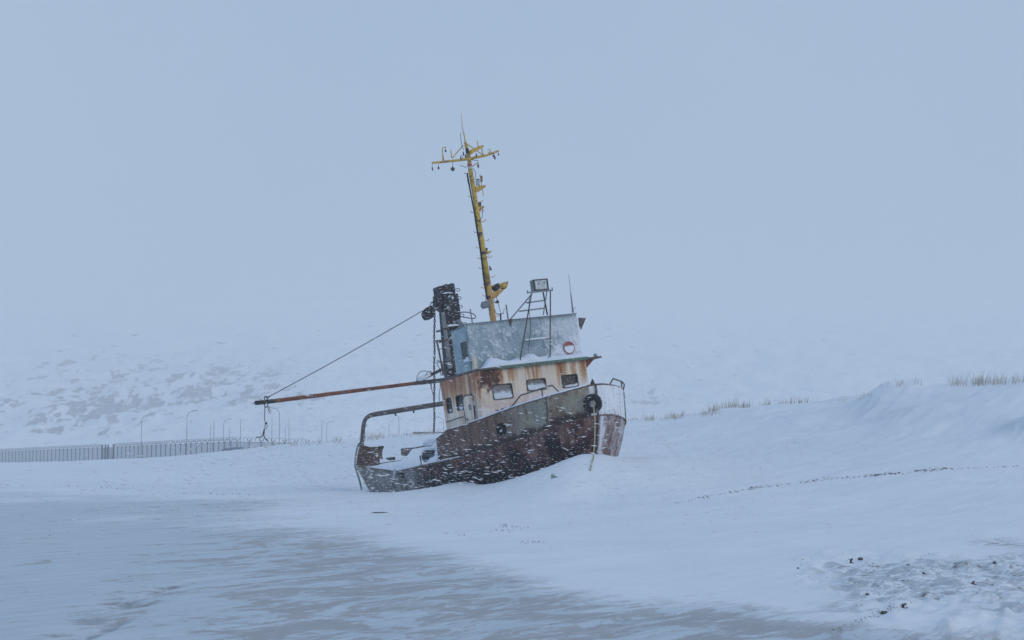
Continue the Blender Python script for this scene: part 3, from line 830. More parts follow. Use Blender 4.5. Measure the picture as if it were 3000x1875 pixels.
# rubbing strake along the sheer
for side in (-1, 1):
    mb = MB()
    pts = [(-t, side * (float(shape(t - .09)) * .985 + .005), float(knu_z(t)) - .02) for t in np.concatenate([np.linspace(4.2, 8.5, 16)])]
    mb.tube(pts, .032, 6)
    pts = [(-t, side * (float(shape(t - .09)) * .985 + .005), float(knu_z(t)) - .02) for t in np.linspace(9.6, 13.2, 12)]
    mb.tube(pts, .030, 6)
    mb.build('rubbing_strake', M['rustbrown'], boat)
# raised bulwark round the bow
def bul_pt(t, w, side, off=0.0):
    t0 = t; tt = .09 * w + t * (1 - .09 * w / 6)
    b = (1 - w) * shape(t0) + w * shape(t0 - 0.0) * .985
    z = gun_z(t0) * (1 - w) + knu_z(t0 + .09) * w
    b = np.maximum(b - off, 0)
    return np.array([-tt - off * .4 * np.exp(-t / .4), side * b, z])
BT = np.concatenate([[0, .015, .04, .08, .14, .22], np.linspace(.32, 4.95, 46)])
for side in (-1, 1):
    mb = MB(); vs = []; uv = []; nw = 7
    for off in (0, .035):
        for t in BT:
            for k in range(nw):
                p = bul_pt(t, k / (nw - 1), side, off)
                if off == 0: p[1] += side * float(fbm(np.array(t * 1.1), np.array(p[2] * 1.2), 230, 3)) * .02 * min(1, t)
                vs.append(p); uv.append((t / 5, 1 - k / (nw - 1)))
    m = len(BT) * nw; fs = []
    for i in range(len(BT) - 1):
        for k in range(nw - 1):
            q = (i * nw + k, i * nw + k + 1, (i + 1) * nw + k + 1, (i + 1) * nw + k)
            fs.append(q if side < 0 else q[::-1]); q2 = tuple(m + e for e in q)
            fs.append(q2[::-1] if side < 0 else q2)
        fs.append((i * nw, (i + 1) * nw, m + (i + 1) * nw, m + i * nw))
    e = (len(BT) - 1) * nw
    for k in range(nw - 1): fs.append((e + k, e + k + 1, m + e + k + 1, m + e + k))
    mb.add(vs, fs)
    bw = mb.build('bulwark', M['bulwark'], boat, smooth=False, uv=np.array(uv))
    capm = MB(); pts = [bul_pt(t, 0, side, .017) + np.array([0, 0, .012]) for t in BT]
    capm.tube(pts, .024, 6)
    capm.build('cap_rail', M['rustbrown'], bw)
    # outside stiffeners
    for t in ((2.33, 4.6, .66) if side < 0 else (1.1, 2.2)):
        s_ = MB(); pp = [bul_pt(t, w, side, -.014) for w in np.linspace(.02, 1, 6)]
        s_.tube(pp, .022, 5); s_.build('stiffener', M['rustbrown'], bw)
# ledge seam where the bulwark meets the bow plating
for side in (-1, 1):
    mb = MB(); mb.tube([bul_pt(t, 1.0, side, -.012) + np.array([0, 0, -.01]) for t in np.concatenate([BT[:6], np.linspace(.32, 3.2, 24)])], .018, 5)
    mb.build('seam_bead', M['rustbrown'], boat)
# stem bar
mb = MB()
st = [sh(*q, 1, 0.0) for q in [(1745.5, 1129), (1750, 1170), (1753, 1216), (1752, 1250), (1750, 1288), (1744, 1344), (1735, 1400)]]
mb.tube(st, .028, 6); mb.build('stem_bar', M['rustbrown'], boat)
# torn plate beside the end of the bulwark
mb = MB()
mb.prism([sh(*Z1(*q), 1, -1.86) for q in [(92, 890), (172, 830), (205, 880), (225, 1090), (110, 1110), (100, 960)]], (0, .03, 0))
mb.build('torn_plate', M['rustbrown'], boat)

# --- deckhouse -------------------------------------------------
def wall(mb, P, U, V, L, H, holes, thick):
    P, U, V = (np.asarray(q, float) for q in (P, U, V)); T = np.asarray(thick, float)
    us = sorted({0, L} | {h[0] for h in holes} | {h[1] for h in holes}); vs_ = sorted({0, H} | {h[2] for h in holes} | {h[3] for h in holes})
    inh = lambda a, b: any(h[0] < a < h[1] and h[2] < b < h[3] for h in holes)
    for i in range(len(us) - 1):
        for j in range(len(vs_) - 1):
            if inh((us[i] + us[i + 1]) / 2, (vs_[j] + vs_[j + 1]) / 2): continue
            q = [P + U * a + V * b for a, b in ((us[i], vs_[j]), (us[i + 1], vs_[j]), (us[i + 1], vs_[j + 1]), (us[i], vs_[j + 1]))]
            mb.add(q, [(0, 1, 2, 3)]); mb.add([e + T for e in q], [(3, 2, 1, 0)])
    for h in list(holes) + [(0, L, 0, H)]:
        q = [P + U * a + V * b for a, b in ((h[0], h[2]), (h[1], h[2]), (h[1], h[3]), (h[0], h[3]))]
        mb.add(q + [e + T for e in q], [(i, 4 + i, 4 + (i + 1) % 4, (i + 1) % 4) for i in range(4)])
def rrect(P, U, V, h, r, grow, n=4):
    a0, a1, b0, b1 = h[0] - grow, h[1] + grow, h[2] - grow, h[3] + grow
    out = []
    for cx, cy, s in ((a1 - r, b1 - r, 0), (a0 + r, b1 - r, 1), (a0 + r, b0 + r, 2), (a1 - r, b0 + r, 3)):
        for k in range(n + 1):
            e = (s + k / n) * math.pi / 2
            out.append(P + U * (cx + r * math.cos(e)) + V * (cy + r * math.sin(e)))
    return out
def frame(P, U, V, h, parent, mat, name='window_frame', proud=.012, w=.012, nrm=None):
    P, U, V = (np.asarray(q, float) for q in (P, U, V)); N = np.asarray(nrm, float)
    o = rrect(P, U, V, h, .05, w); i = rrect(P, U, V, h, .085, -.010); n = len(o); mb = MB()
    vs = [p + N * proud for p in o] + [p + N * proud for p in i] + [p - N * .03 for p in i] + [p - N * .0 + N * .001 for p in o]
    fs = []
    for k in range(n):
        l = (k + 1) % n
        fs += [(k, l, n + l, n + k), (n + k, n + l, 2 * n + l, 2 * n + k), (3 * n + k, 3 * n + l, l, k)]
    mb.add(vs, fs); mb.build(name, mat, parent)
def pane(P, U, V, h, parent, mat, nrm, depth=.04, name='window_pane'):
    P, U, V, N = (np.asarray(q, float) for q in (P, U, V, nrm))
    pts = [P + U * a + V * b - N * depth for a, b in ((h[0], h[2]), (h[1], h[2]), (h[1], h[3]), (h[0], h[3]))]
    mb = MB(); mb.prism(pts, -N * .008)
    mb.build(name, mat, parent, uv=np.array([(0, 0), (1, 0), (1, 1), (0, 1)] * 2))
HX0, HX1, HW, HZ0, HZ1 = -3.5, -6.05, 1.65, 1.62, 3.92
def hole_front(cs, xp=HX0):
    q = [sh(*Z1(*c), 0, xp) for c in cs]
    ys = sorted(e[1] for e in q); zs = sorted(e[2] for e in q)
    return ((ys[0] + ys[1]) / 2 + HW, (ys[2] + ys[3]) / 2 + HW, (zs[0] + zs[1]) / 2 - HZ0, (zs[2] + zs[3]) / 2 - HZ0)
f_holes = [hole_front([(648, 368), (838, 345), (848, 488), (655, 510)]), hole_front([(985, 315), (1168, 295), (1178, 400), (990, 425)]), hole_front([(1325, 272), (1478, 255), (1496, 378), (1340, 390)])]
def hole_side(cs, yp=-HW):
    q = [sh(*Z1(*c), 1, yp) for c in cs]
    xs = sorted(e[0] for e in q); zs = sorted(e[2] for e in q)
    return ((xs[0] + xs[1]) / 2 - HX1, (xs[2] + xs[3]) / 2 - HX1, (zs[0] + zs[1]) / 2 - HZ0, (zs[2] + zs[3]) / 2 - HZ0)
s_holes = [hole_side([(194, 498), (240, 490), (256, 630), (208, 638)]), hole_side([(287, 472), (350, 464), (370, 603), (303, 612)])]
Hh = HZ1 - HZ0
mb = MB()
wall(mb, (HX0, -HW, HZ0), (0, 1, 0), (0, 0, 1), 2 * HW, Hh, f_holes, (-.06, 0, 0))
wall(mb, (HX1, -HW, HZ0), (1, 0, 0), (0, 0, 1), HX0 - HX1 - .0601, Hh, s_holes, (0, .06, 0))
wall(mb, (HX1, HW, HZ0), (1, 0, 0), (0, 0, 1), HX0 - HX1 - .0601, Hh, [], (0, -.06, 0))
wall(mb, (HX1, -HW + .0601, HZ0), (0, 1, 0), (0, 0, 1), 2 * HW - .1202, Hh, [], (.06, 0, 0))
house = mb.build('deckhouse', M['house'], boat)
FP, FU, FV, FN = np.array([HX0, -HW, HZ0]), np.array([0, 1.0, 0]), np.array([0, 0, 1.0]), np.array([1.0, 0, 0])
SP, SU_, SN = np.array([HX1, -HW, HZ0]), np.array([1.0, 0, 0]), np.array([0, -1.0, 0])
for i, h in enumerate(f_holes):
    frame(FP, FU, FV, h, house, M['ironrust'] if i == 1 else M['iron'], nrm=FN)
    pane(FP, FU, FV, h, house, M['panedark'] if i == 2 else M['pane'], FN)
    # snow lying in the bottom of the window
    sm = MB(); w_ = h[1] - h[0]; prof = []
    for k in range(11):
        u = k / 10; hh = (.11, .10, .03)[i] + .015 * math.sin(5 * u + i) + .03 * (1 - u)
        if i == 2: hh = .02 + .07 * u * u
        prof.append((h[0] + .02 + (w_ - .04) * u, hh))
    vs = []
    for u, hh in prof:
        for dz, dx in ((.0, .012), (hh * .5, .012), (hh, -.012), (hh, -.035)):
            vs.append(FP + FU * u + FV * (h[2] + .012 + dz) + FN * dx)
    sm.add(vs, [(4 * a + b, 4 * a + 4 + b, 4 * a + 5 + b, 4 * a + 1 + b) for a in range(10) for b in range(3)])
    sm.build('sill_snow', M['snow'], house, smooth=True)
for h in s_holes:
    frame(SP, SU_, FV, h, house, M['iron'], nrm=SN, w=.015, proud=.01)
    pane(SP, SU_, FV, h, house, M['panedark'], SN)
# starboard door standing proud of the plating, with round corners and a ripped port
dq = [sh(*Z8(*q), 1, -HW) for q in [(700, 560), (880, 525), (955, 1040), (740, 1060)]]
dx0, dx1 = (dq[0][0] + dq[3][0]) / 2, (dq[1][0] + dq[2][0]) / 2
dz0, dz1 = 1.70, (dq[0][2] + dq[1][2]) / 2
dh = (dx0 - HX1, dx1 - HX1, dz0 - HZ0, dz1 - HZ0)
mb = MB(); o_ = rrect(SP, SU_, FV, dh, .16, 0, 6)
mb.prism([p + SN * .05 for p in o_], -SN * .049)
door = mb.build('door', M['house'], boat)
mb = MB(); mb.tube([p + SN * .05 for p in rrect(SP, SU_, FV, dh, .16, .015, 6)], .016, 5, closed=True); mb.build('door_rim', M['ironrust'], door)
pq = [sh(*Z8(*q), 1, -HW - .052) for q in [(790, 705), (830, 740), (838, 830), (800, 845), (775, 800), (775, 740)]]
mb = MB(); mb.prism(pq, (0, -.004, 0)); mb.build('door_port', M['grey'], door)
mb = MB(); hq = sh(*Z8(885, 650), 1, -HW - .09); mb.tube([hq, hq + np.array([.0, -.02, -.1]), hq + np.array([0, .04, -.12])], .014, 6); mb.build('door_handle', M['white'], door)
mb = MB(); q0, q1 = sh(*Z8(865, 620), 1, -HW - .06), sh(*Z8(905, 1020), 1, -HW - .06)
mb.bar(q0, q1, .03, .02, (0, 1, 0)); mb.build('hinge_bar', M['ironrust'], door)
# handrail on the side
mb = MB(); mb.tube([sh(*Z8(*q), 1, -HW - .09) for q in [(320, 1080), (420, 1050), (520, 1010), (660, 970), (720, 985), (755, 1040)]], .016, 6)
mb.build('handrail', M['greydark'], house)
# roof of the deckhouse, its green edge and the port wing
mb = MB(); mb.box(((HX0 + HX1) / 2 + .03, .02, HZ1 + .03), (HX0 - HX1 + .10, 2 * HW + .06, .056))
hroof = mb.build('house_roof', M['greydark'], boat)
mb = MB(); mb.box((HX0 + .105, .35, HZ1 + .025), (.045, 2 * HW - .62, .075)); mb.build('green_edge', M['green'], hroof)
mb = MB()
wq = [sh(*Z3(*q), 0, -3.75) for q in [(2090, 1060), (2215, 1046)]]
mb.box((-3.95, (HW + wq[1][1]) / 2 + .03, HZ1 + .032), (.75, wq[1][1] - HW + .02, .045))
wing = mb.build('bridge_wing', M['rustbrown'], boat)
mb = MB(); mb.prism([(-3.75, HW + .01, HZ1 - .32), (-3.75, wq[1][1] - .1, HZ1 + .008), (-3.75, HW + .01, HZ1 + .008)], (-.03, 0, 0)); mb.build('bracket', M['rustbar'], wing)
mb = MB(); mb.prism([(-3.7, wq[1][1] - .12, HZ1 + .055), (-3.7, wq[1][1] - .0, HZ1 + .055), (-3.7, wq[1][1] - .05, HZ1 + .15), (-3.7, wq[1][1] - .09, HZ1 + .15)], (-.06, 0, 0)); mb.build('lug', M['grey'], wing)

# --- flying bridge screen ----------------------------------------
DX, DW, DZ0, DZ1, DXB = -3.74, 1.69, HZ1 + .06, 5.22, -4.72
mb = MB()
wall(mb, (DX, -DW, DZ0), (0, 1, 0), (0, 0, 1), 2 * DW, DZ1 - DZ0, [], (-.03, 0, 0))
sq = [sh(*Z3(*q), 1, -DW) for q in [(592, 930), (692, 895), (722, 1130), (628, 1146)]]
dh2 = (min(sq[0][0], sq[3][0]) + .04 - DXB, max(sq[1][0], sq[2][0]) - .04 - DXB, .26, .80)
wall(mb, (DXB, -DW, DZ0), (1, 0, 0), (0, 0, 1), DX - DXB - .0301, DZ1 - DZ0 - .06, [dh2], (0, .03, 0))
wall(mb, (DXB, DW, DZ0), (1, 0, 0), (0, 0, 1), DX - DXB - .0301, DZ1 - DZ0, [], (0, -.03, 0))
dodger = mb.build('bridge_screen', M['dodger'], boat)
pane((DXB, -DW, DZ0), (1, 0, 0), (0, 0, 1), dh2, dodger, M['panedark'], SN, .02)
# top flange with rivets
mb = MB(); mb.box((DX - .03, 0, DZ1 + .012), (.11, 2 * DW + .03, .022)); mb.build('top_flange', M['grey'], dodger)
mb = MB(); mb.prism([(DX, -DW - .02, DZ1 - .005), (DXB - .12, -DW - .02, DZ1 - .10), (DXB - .12, -DW + .05, DZ1 - .10), (DX, -DW + .05, DZ1 - .005)], (0, 0, .02)); mb.build('side_flange', M['grey'], dodger)
for k in range(34):
    y = -DW + .06 + (2 * DW - .12) * k / 33
    mb = MB(); mb.blob((DX + .006, y, DZ1 - .035), (.010, .013, .013), n=5, m=3); mb.build('rivet', M['ironrust'], dodger)
for y in (-.62, .58):
    mb = MB(); mb.box((DX + .004, y, (DZ0 + DZ1) / 2), (.012, .022, DZ1 - DZ0 - .02)); mb.build('plate_seam', M['dodger'], dodger)
# port side-light screen
mb = MB(); lq = [sh(*Z3(*q), 0, -4.5) for q in [(2000, 608), (2085, 612), (2030, 745), (2010, 700)]]
mb.prism(lq, (-.05, 0, 0)); mb.build('side_light_screen', M['greydark'], boat)
# round red-rimmed light on the screen, half filled with snow
rc = sh(*Z3(1886, 962), 0, DX + .03); rr = .158
mb = MB(); mb.ring(rc, (1, 0, 0), rr, .016, 28, 6); rl = mb.build('round_light_rim', M['red'], dodger)
mb = MB(); n_ = 24; mb.prism([rc + np.array([-.025, rr * math.cos(a), rr * math.sin(a)]) for a in np.linspace(0, 2 * math.pi, n_, endpoint=False)], (.015, 0, 0)); mb.build('round_light_disc', M['red'], dodger)
mb = MB(); arc = [rc + np.array([-.004, (rr - .01) * math.cos(a), (rr - .01) * math.sin(a)]) for a in np.linspace(math.pi - .28, 2 * math.pi + .38, 22)]
mb.prism(arc, (.012, 0, 0)); mb.build('round_light_snow', M['snow'], dodger)
# short posts on the roof and rim
for a, b, r, mt in [((715, 505), (745, 690), .017, 'grey'), ((1140, 455), (1165, 632), .017, 'greydark')]:
    mb = MB(); mb.tube([sh(*Z3(*a), 0, DX - .1), sh(*Z3(*b), 0, DX - .1)], r, 6); mb.build('rail_post', M[mt], dodger)
mb = MB(); mb.tube([sh(*Z3(1075, 560), 0, DX - .4), sh(*Z3(1078, 650), 0, DX - .4)], .022, 6)
mb.bar(sh(*Z3(1035, 568), 0, DX - .4), sh(*Z3(1108, 556), 0, DX - .4), .03, .02); mb.tube([sh(*Z3(*q), 0, DX - .4) for q in [(1105, 555), (1116, 525), (1118, 498)]], .007, 5)
mb.build('compass_bracket', M['ironrust'], boat)
mb = MB(); mb.prism([sh(*Z3(*q), 0, DX + .02) for q in [(1172, 625), (1210, 622), (1197, 700), (1206, 716), (1192, 705)]], (.02, 0, 0)); mb.build('bent_clip', M['ironrust'], dodger)
mb = MB(); mb.bar(sh(*Z3(766, 1075), 0, HX0 + .03), sh(*Z3(786, 1212), 0, HX0 + .03), .10, .025, (1, 0, 0)); mb.build('pale_board', M['ochrewood'], boat)
# whip aerial
mb = MB(); q = [sh(*Z3(*e), 0, -4.0) for e in [(1932, 550), (1905, 325), (1880, 95)]]
mb.tube(q[:2], [.024, .016], 6); mb.tube(q[1:], [.010, .006], 5)
mb.bar(sh(*Z3(1912, 540), 0, -4.0), sh(*Z3(1962, 484), 0, -4.0), .012); mb.build('whip_aerial', M['grey'], boat)

# --- searchlight tower --------------------------------------------
TX = -3.47
def tw(x, y, p=TX): return sh(*Z3(x, y), 0, p)
mb = MB()
mb.bar(tw(1390, 313), tw(1690, 283), .045, .04)
tower = mb.build('searchlight_tower', M['grey'], boat)
for a, b, pa, pb, r, mt in [((1300, 1148), (1440, 325), TX, TX, .019, 'greydark'), ((1661, 1105), (1664, 290), TX, TX, .019, 'greydark'), ((1195, 622), (1452, 320), DX, TX, .019, 'grey'),
                            ((1628, 572), (1578, 308), -4.3, TX, .022, 'rustbrown'), ((1580, 575), (1622, 300), -4.1, TX, .015, 'grey')]:
    mb = MB(); mb.tube([tw(*a, pa), tw(*b, pb)], r, 7); mb.build('leg', M[mt], tower)
for a, b, pa, pb in [((1352, 889), (1655, 853), TX, TX), ((1292, 533), (1592, 495), -3.62, -3.62), ((1375, 433), (1606, 402), -3.55, -3.55)]:
    mb = MB(); mb.tube([tw(*a, pa), tw(*b, pb)], .019, 6); mb.build('rung', M['grey'], tower)
for a, b in [((1392, 310), (1394, 284)), ((1686, 288), (1683, 250))]:
    mb = MB(); mb.bar(tw(*a), tw(*b), .02, .02, (1, 0, 0)); mb.build('end_hook', M['ironrust'], tower)
for a, b, c in [((1300, 1150), (1320, 1105), (1362, 1150)), ((1590, 1115), (1645, 1068), (1662, 1112))]:
    mb = MB(); mb.prism([tw(*a), tw(*b), tw(*c)], (.02, 0, 0)); mb.build('foot_gusset', M['ironrust'], tower)
mb = MB(); mb.tube([tw(*q, TX + .03) for q in [(1413, 380), (1412, 520), (1432, 690), (1425, 800), (1402, 985)]], .008, 5); mb.build('hanging_cable', M['cable'], tower)
sm = MB(); a, b = tw(1356, 880), tw(1650, 845)
sm.tube([a + (b - a) * k / 8 + np.array([0, 0, .012]) for k in range(9)], [.01, .028, .024, .030, .026, .03, .028, .026, .01], 6)
sm.build('rung_snow', M['snow'], tower, smooth=True)
# the searchlight box
c4 = [tw(1462, 160), tw(1630, 143), tw(1640, 275), tw(1474, 290)]
y0, y1 = (c4[0][1] + c4[3][1]) / 2, (c4[1][1] + c4[2][1]) / 2; z0, z1 = (c4[2][2] + c4[3][2]) / 2, (c4[0][2] + c4[1][2]) / 2
mb = MB(); mb.box((TX - .12, (y0 + y1) / 2, (z0 + z1) / 2), (.20, y1 - y0, z1 - z0)); sl = mb.build('searchlight', M['grey'], boat)
mb = MB(); e = .022
for bx_ in [((y0 + y1) / 2, z1 - e / 2, y1 - y0 + .01, e), ((y0 + y1) / 2, z0 + e / 2, y1 - y0 + .01, e)]: mb.box((TX, bx_[0], bx_[1]), (.05, bx_[2], bx_[3]))
for y_ in (y0 + e / 2, y1 - e / 2): mb.box((TX + .001, y_, (z0 + z1) / 2), (.046, e, z1 - z0 - 2 * e - .002))
mb.build('searchlight_frame', M['iron'], sl)
mb = MB(); mb.box((TX - .008, (y0 + y1) / 2, (z0 + z1) / 2), (.012, y1 - y0 - 2 * e - .004, z1 - z0 - 2 * e - .004)); mb.build('searchlight_glass', M['glass'], sl)
mb = MB(); mb.box((TX + .004, y0 + .075, (z0 + z1) / 2), (.008, .06, z1 - z0 - 2 * e - .03)); mb.build('pale_strip', M['white'], sl)
mb = MB(); mb.box((TX + .004, y0 + .15, (z0 + z1) / 2 + .02), (.008, .02, .05)); mb.build('lamp_clip', M['greydark'], sl); mb = MB(); mb.box((TX + .004, y1 - .11, (z0 + z1) / 2 + .05), (.008, .03, .04)); mb.build('lamp_clip', M['greydark'], sl)

# --- yellow mast ----------------------------------------------------
MX = -5.65
def ms(q, z=Z5, x=MX): return sh(*z(*q), 0, x)
base = np.array([MX, ms((628, 1300))[1], HZ1 + .06])
p1, p2, p3, p4 = ms((628, 1300)), ms((560, 830)), ms((455, 110)), ms((637, 800), Z4)
mb = MB(); mb.tube([base, p1, p2], [.092, .090, .086], 14); mast = mb.build('mast', M['ochre'], boat, smooth=True)
mb = MB(); mb.tube([p2, (p2 + p3) / 2, p3, p4], [.086, .080, .072, .064], 14); mb.build('mast_pole', M['yellow'], mast, smooth=True)
ph0, ph1 = ms((632, 730), Z4), ms((577, 462), Z4)
mb = MB(); mb.tube([p4, ph0], .062, 12); mb.build('white_band', M['white'], mast, smooth=True)
mb = MB(); mb.tube([ms((631, 772), Z4), ms((630, 735), Z4)], .068, 12); mb.build('red_band', M['red'], mast, smooth=True)
mb = MB(); mb.tube([ph0, ms((605, 580), Z4), ph1], [.058, .052, .046], 12); mb.build('mast_head', M['yellow'], mast, smooth=True)
mb = MB(); mb.tube([ph1, ms((553, 335), Z4)], .017, 7); mb.build('top_pole', M['yellow'], mast)
mb = MB(); mb.tube([ms((551, 330), Z4), ms((543, 285), Z4)], .028, 8); mb.build('aerial_cup', M['white'], mast)
mb = MB(); mb.tube([ms((538, 290), Z4), ms((525, 95), Z4)], [.011, .006], 5); mb.build('top_aerial', M['ochre'], mast)
# crosstree
cx = [ms(q, Z4, MX + .07) for q in [(160, 722), (420, 697), (640, 668), (850, 626), (995, 570)]]
mb = MB(); mb.tube(cx, [.032, .036, .042, .034, .028], 8); mb.build('crosstree', M['yellow'], mast)
for a, b in [((548, 500), (412, 660)), ((608, 490), (790, 618)), ((660, 770), (740, 715))]:
    mb = MB(); mb.tube([ms(a, Z4, MX + .03), ms(b, Z4, MX + .06)], .015, 6); mb.build('brace', M['yellow'], mast)
mb = MB(); mb.tube([ms(q, Z4, MX + .07) for q in [(300, 705), (290, 620), (285, 560), (293, 530), (325, 520)]], [.032, .018, .016, .016, .016], 7); mb.build('gooseneck', M['yellow'], mast)
mb = MB(); mb.tube([ms((405, 660), Z4), ms((390, 562), Z4)], .016, 7); mb.build('stub_post', M['yellow'], mast)
mb = MB(); mb.tube([ms((738, 520), Z4), ms((726, 442), Z4)], .013, 6); mb.build('stub_post', M['yellow'], mast)
mb = MB(); mb.tube([ms((775, 505), Z4, MX + .2), ms((800, 625), Z4, MX + .1)], .015, 6); mb.build('stub_post', M['yellow'], mast)
mb = MB(); mb.tube([ms(q, Z4) for q in [(870, 610), (895, 570), (885, 552), (858, 552)]], [.03, .015, .012, .011], 6); mb.build('gooseneck', M['yellow'], mast)
mb = MB(); mb.prism([ms(q, Z4, MX + .1) for q in [(625, 568), (740, 518), (782, 515), (778, 540), (690, 590), (638, 622), (622, 625)]], (.16, 0, 0)); mb.build('lamp_platform', M['yellow'], mast)
mb = MB(); mb.tube([ms((600, 598), Z4, MX + .12), ms((595, 540), Z4, MX + .12)], .042, 10); mb.build('masthead_lamp', M['iron'], mast)
def hang(q0, q1, r=.018, nm='insulator'):
    a, b = ms(q0, Z4, MX + .07), ms(q1, Z4, MX + .07); mb = MB()
    mb.tube([a, a + (b - a) * .45], .006, 5)
    mb.blob(a + (b - a) * .72, (r, r, np.linalg.norm(b - a) * .28), n=7, m=5); mb.build(nm, M['ironrust'], mast)
for a, b, r in [((155, 725), (160, 825), .02), ((235, 735), (237, 808), .028), ((415, 715), (417, 832), .04), ((325, 525), (326, 588), .027), ((735, 690), (740, 788), .028), ((930, 595), (931, 650), .028), ((945, 600), (949, 682), .028), ((990, 580), (998, 630), .022)]: hang(a, b, r)
mb = MB(); mb.tube([ms(q, Z4, MX + .08) for q in [(388, 792), (400, 812), (417, 822), (434, 808), (442, 788)]], .012, 5); mb.build('insulator_horns', M['iron'], mast)
for q in [(520, 670), (552, 610), (716, 630), (580, 640)]:
    a = ms(q, Z4, MX + .1); mb = MB(); mb.tube([a + np.array([0, 0, -.04]), a + np.array([0, 0, .03]), a + np.array([0, 0, .07])], [.022, .022, .008], 7); mb.build('small_lamp', M['greydark'], mast)
# lamps on brackets down the mast
def bracket(poly, z, mt='yellow', d=.14, nm='lamp_bracket'):
    mb = MB(); mb.prism([ms(q, z, MX - d / 2) for q in poly], (d, 0, 0)); mb.build(nm, M[mt], mast)
bracket([(690, 1032), (810, 1012), (808, 1040), (730, 1095), (672, 1100)], Z4)
bracket([(695, 1292), (792, 1278), (788, 1300), (745, 1340), (700, 1335)], Z4)
bracket([(505, 428), (580, 418), (575, 440), (530, 458), (508, 452)], Z5)
bracket([(592, 860), (772, 812), (752, 898), (690, 890), (640, 930)], Z5, d=.26, nm='lamp_tray')
bracket([(545, 958), (640, 925), (752, 898), (672, 975), (640, 1012), (560, 1020)], Z5, 'ochre', .18)
bracket([(590, 860), (636, 838), (668, 885), (625, 925)], Z5, 'iron', .30, 'tray_end')
a = ms((737, 1005), Z4, MX + .03); mb = MB(); mb.tube([a, ms((735, 940), Z4, MX + .03)], .062, 10); mb.build('deck_lamp', M['glass'], mast)
mb = MB(); mb.tube([ms((735, 940), Z4, MX + .03), ms((734, 925), Z4, MX + .03)], [.066, .03], 10); mb.build('deck_lamp_cap', M['iron'], mast)
mb = MB(); mb.bar(ms((780, 960), Z4), ms((778, 888), Z4), .05, .05); mb.build('lamp_box', M['greydark'], mast)
mb = MB(); mb.tube([ms((760, 868), Z4, MX + .08), ms((806, 1142), Z4, MX + .08)], .012, 6); mb.build('thin_rod', M['ochre'], mast)
mb = MB(); mb.bar(ms((758, 1272), Z4), ms((755, 1222), Z4), .085, .07); mb.build('lamp_box', M['greydark'], mast)
mb = MB(); mb.bar(ms((455, 175)), ms((450, 105)), .085, .10); mb.build('pale_junction_box', M['white'], mast)
mb = MB(); mb.bar(ms((535, 410)), ms((540, 375)), .07, .06); mb.build('lamp_box', M['greydark'], mast)
mb = MB(); mb.prism([ms(q) for q in [(575, 600), (604, 655), (578, 660)]], (.05, 0, 0)); mb.build('small_fin', M['greydark'], mast)
mb = MB(); mb.prism([ms(q, Z5, MX - .1) for q in [(475, 1060), (548, 1055), (562, 1130), (488, 1148), (462, 1108)]], (.2, 0, 0)); mb.build('horn_speaker', M['grey'], mast)
mb = MB(); mb.tube([ms((690, 1050)), ms((655, 1062))], [.05, .02], 8); mb.build('small_horn', M['greydark'], mast)
for q, r in [((457, 195), .088), ((500, 440), .088), ((545, 830), .094), ((572, 1000), .096)]:
    a = ms(q); d = (p4 - p1) / np.linalg.norm(p4 - p1); mb = MB(); mb.tube([a - d * .04, a + d * .04], r, 12); mb.build('collar', M['rustbrown'] if r > .09 else M['greydark'], mast)
cl = [ms(q, Z4, MX + .02) for q in [(600, 850), (632, 1050), (660, 1200), (690, 1350), (708, 1480)]] + [ms(q, Z5, MX + .02) for q in [(428, 190), (460, 380), (482, 560), (508, 780), (540, 980)]]
mb = MB(); mb.tube(cl, .022, 5); mb.build('cable_run', M['cable'], mast)
for pts in [[(515, 345), (518, 420), (535, 520), (560, 560)], [(590, 790), (560, 765), (510, 757)], [(672, 790), (705, 840), (708, 900), (695, 935)], [(595, 860), (605, 950), (618, 1005), (640, 985)], [(795, 1300), (790, 1400), (760, 1455), (710, 1455)], [(515, 655), (518, 630), (540, 632), (545, 665)], [(640, 680), (690, 690), (735, 690)]]:
    mb = MB(); mb.tube([ms(q, Z4, MX + .09) for q in pts], .008, 5); mb.build('loose_cable', M['cable'], mast)
for pts in [[(482, 425), (500, 445), (545, 430), (575, 450)], [(480, 510), (530, 500), (575, 470)], [(540, 990), (532, 1040), (545, 1060), (555, 1020)], [(635, 1020), (640, 1060), (665, 1075), (690, 1060)], [(660, 980), (690, 1080), (720, 1190)], [(645, 1145), (655, 1190), (680, 1210)], [(490, 690), (500, 760), (515, 800)]]:
    mb = MB(); mb.tube([ms(q, Z5, MX + .09) for q in pts], .008, 5); mb.build('loose_cable', M['cable'], mast)
# climbing rungs: each a bent rod
def rung(a, b, c, z):
    mb = MB(); mb.tube([ms(q, z, MX) for q in (a, b, c)], .011, 5); mb.build('climbing_rung', M['ochre'], mast)
for q in [(612, 862), (660, 1153), (692, 1352)]: rung(q, (q[0] - 42, q[1] - 2), (q[0] - 48, q[1] - 18), Z4)
for q in [(745, 1222), (768, 1342), (785, 1468)]: rung(q, (q[0] + 44, q[1] - 12), (q[0] + 46, q[1] - 30), Z4)
for q in [(428, 176), (460, 374), (478, 508), (492, 633), (522, 880), (545, 982)]: rung(q, (q[0] - 42, q[1] - 2), (q[0] - 49, q[1] - 18), Z5)
for q in [(478, 44), (522, 288), (562, 500), (596, 748), (665, 1240)]: rung(q, (q[0] + 44, q[1] - 14), (q[0] + 48, q[1] - 30), Z5)

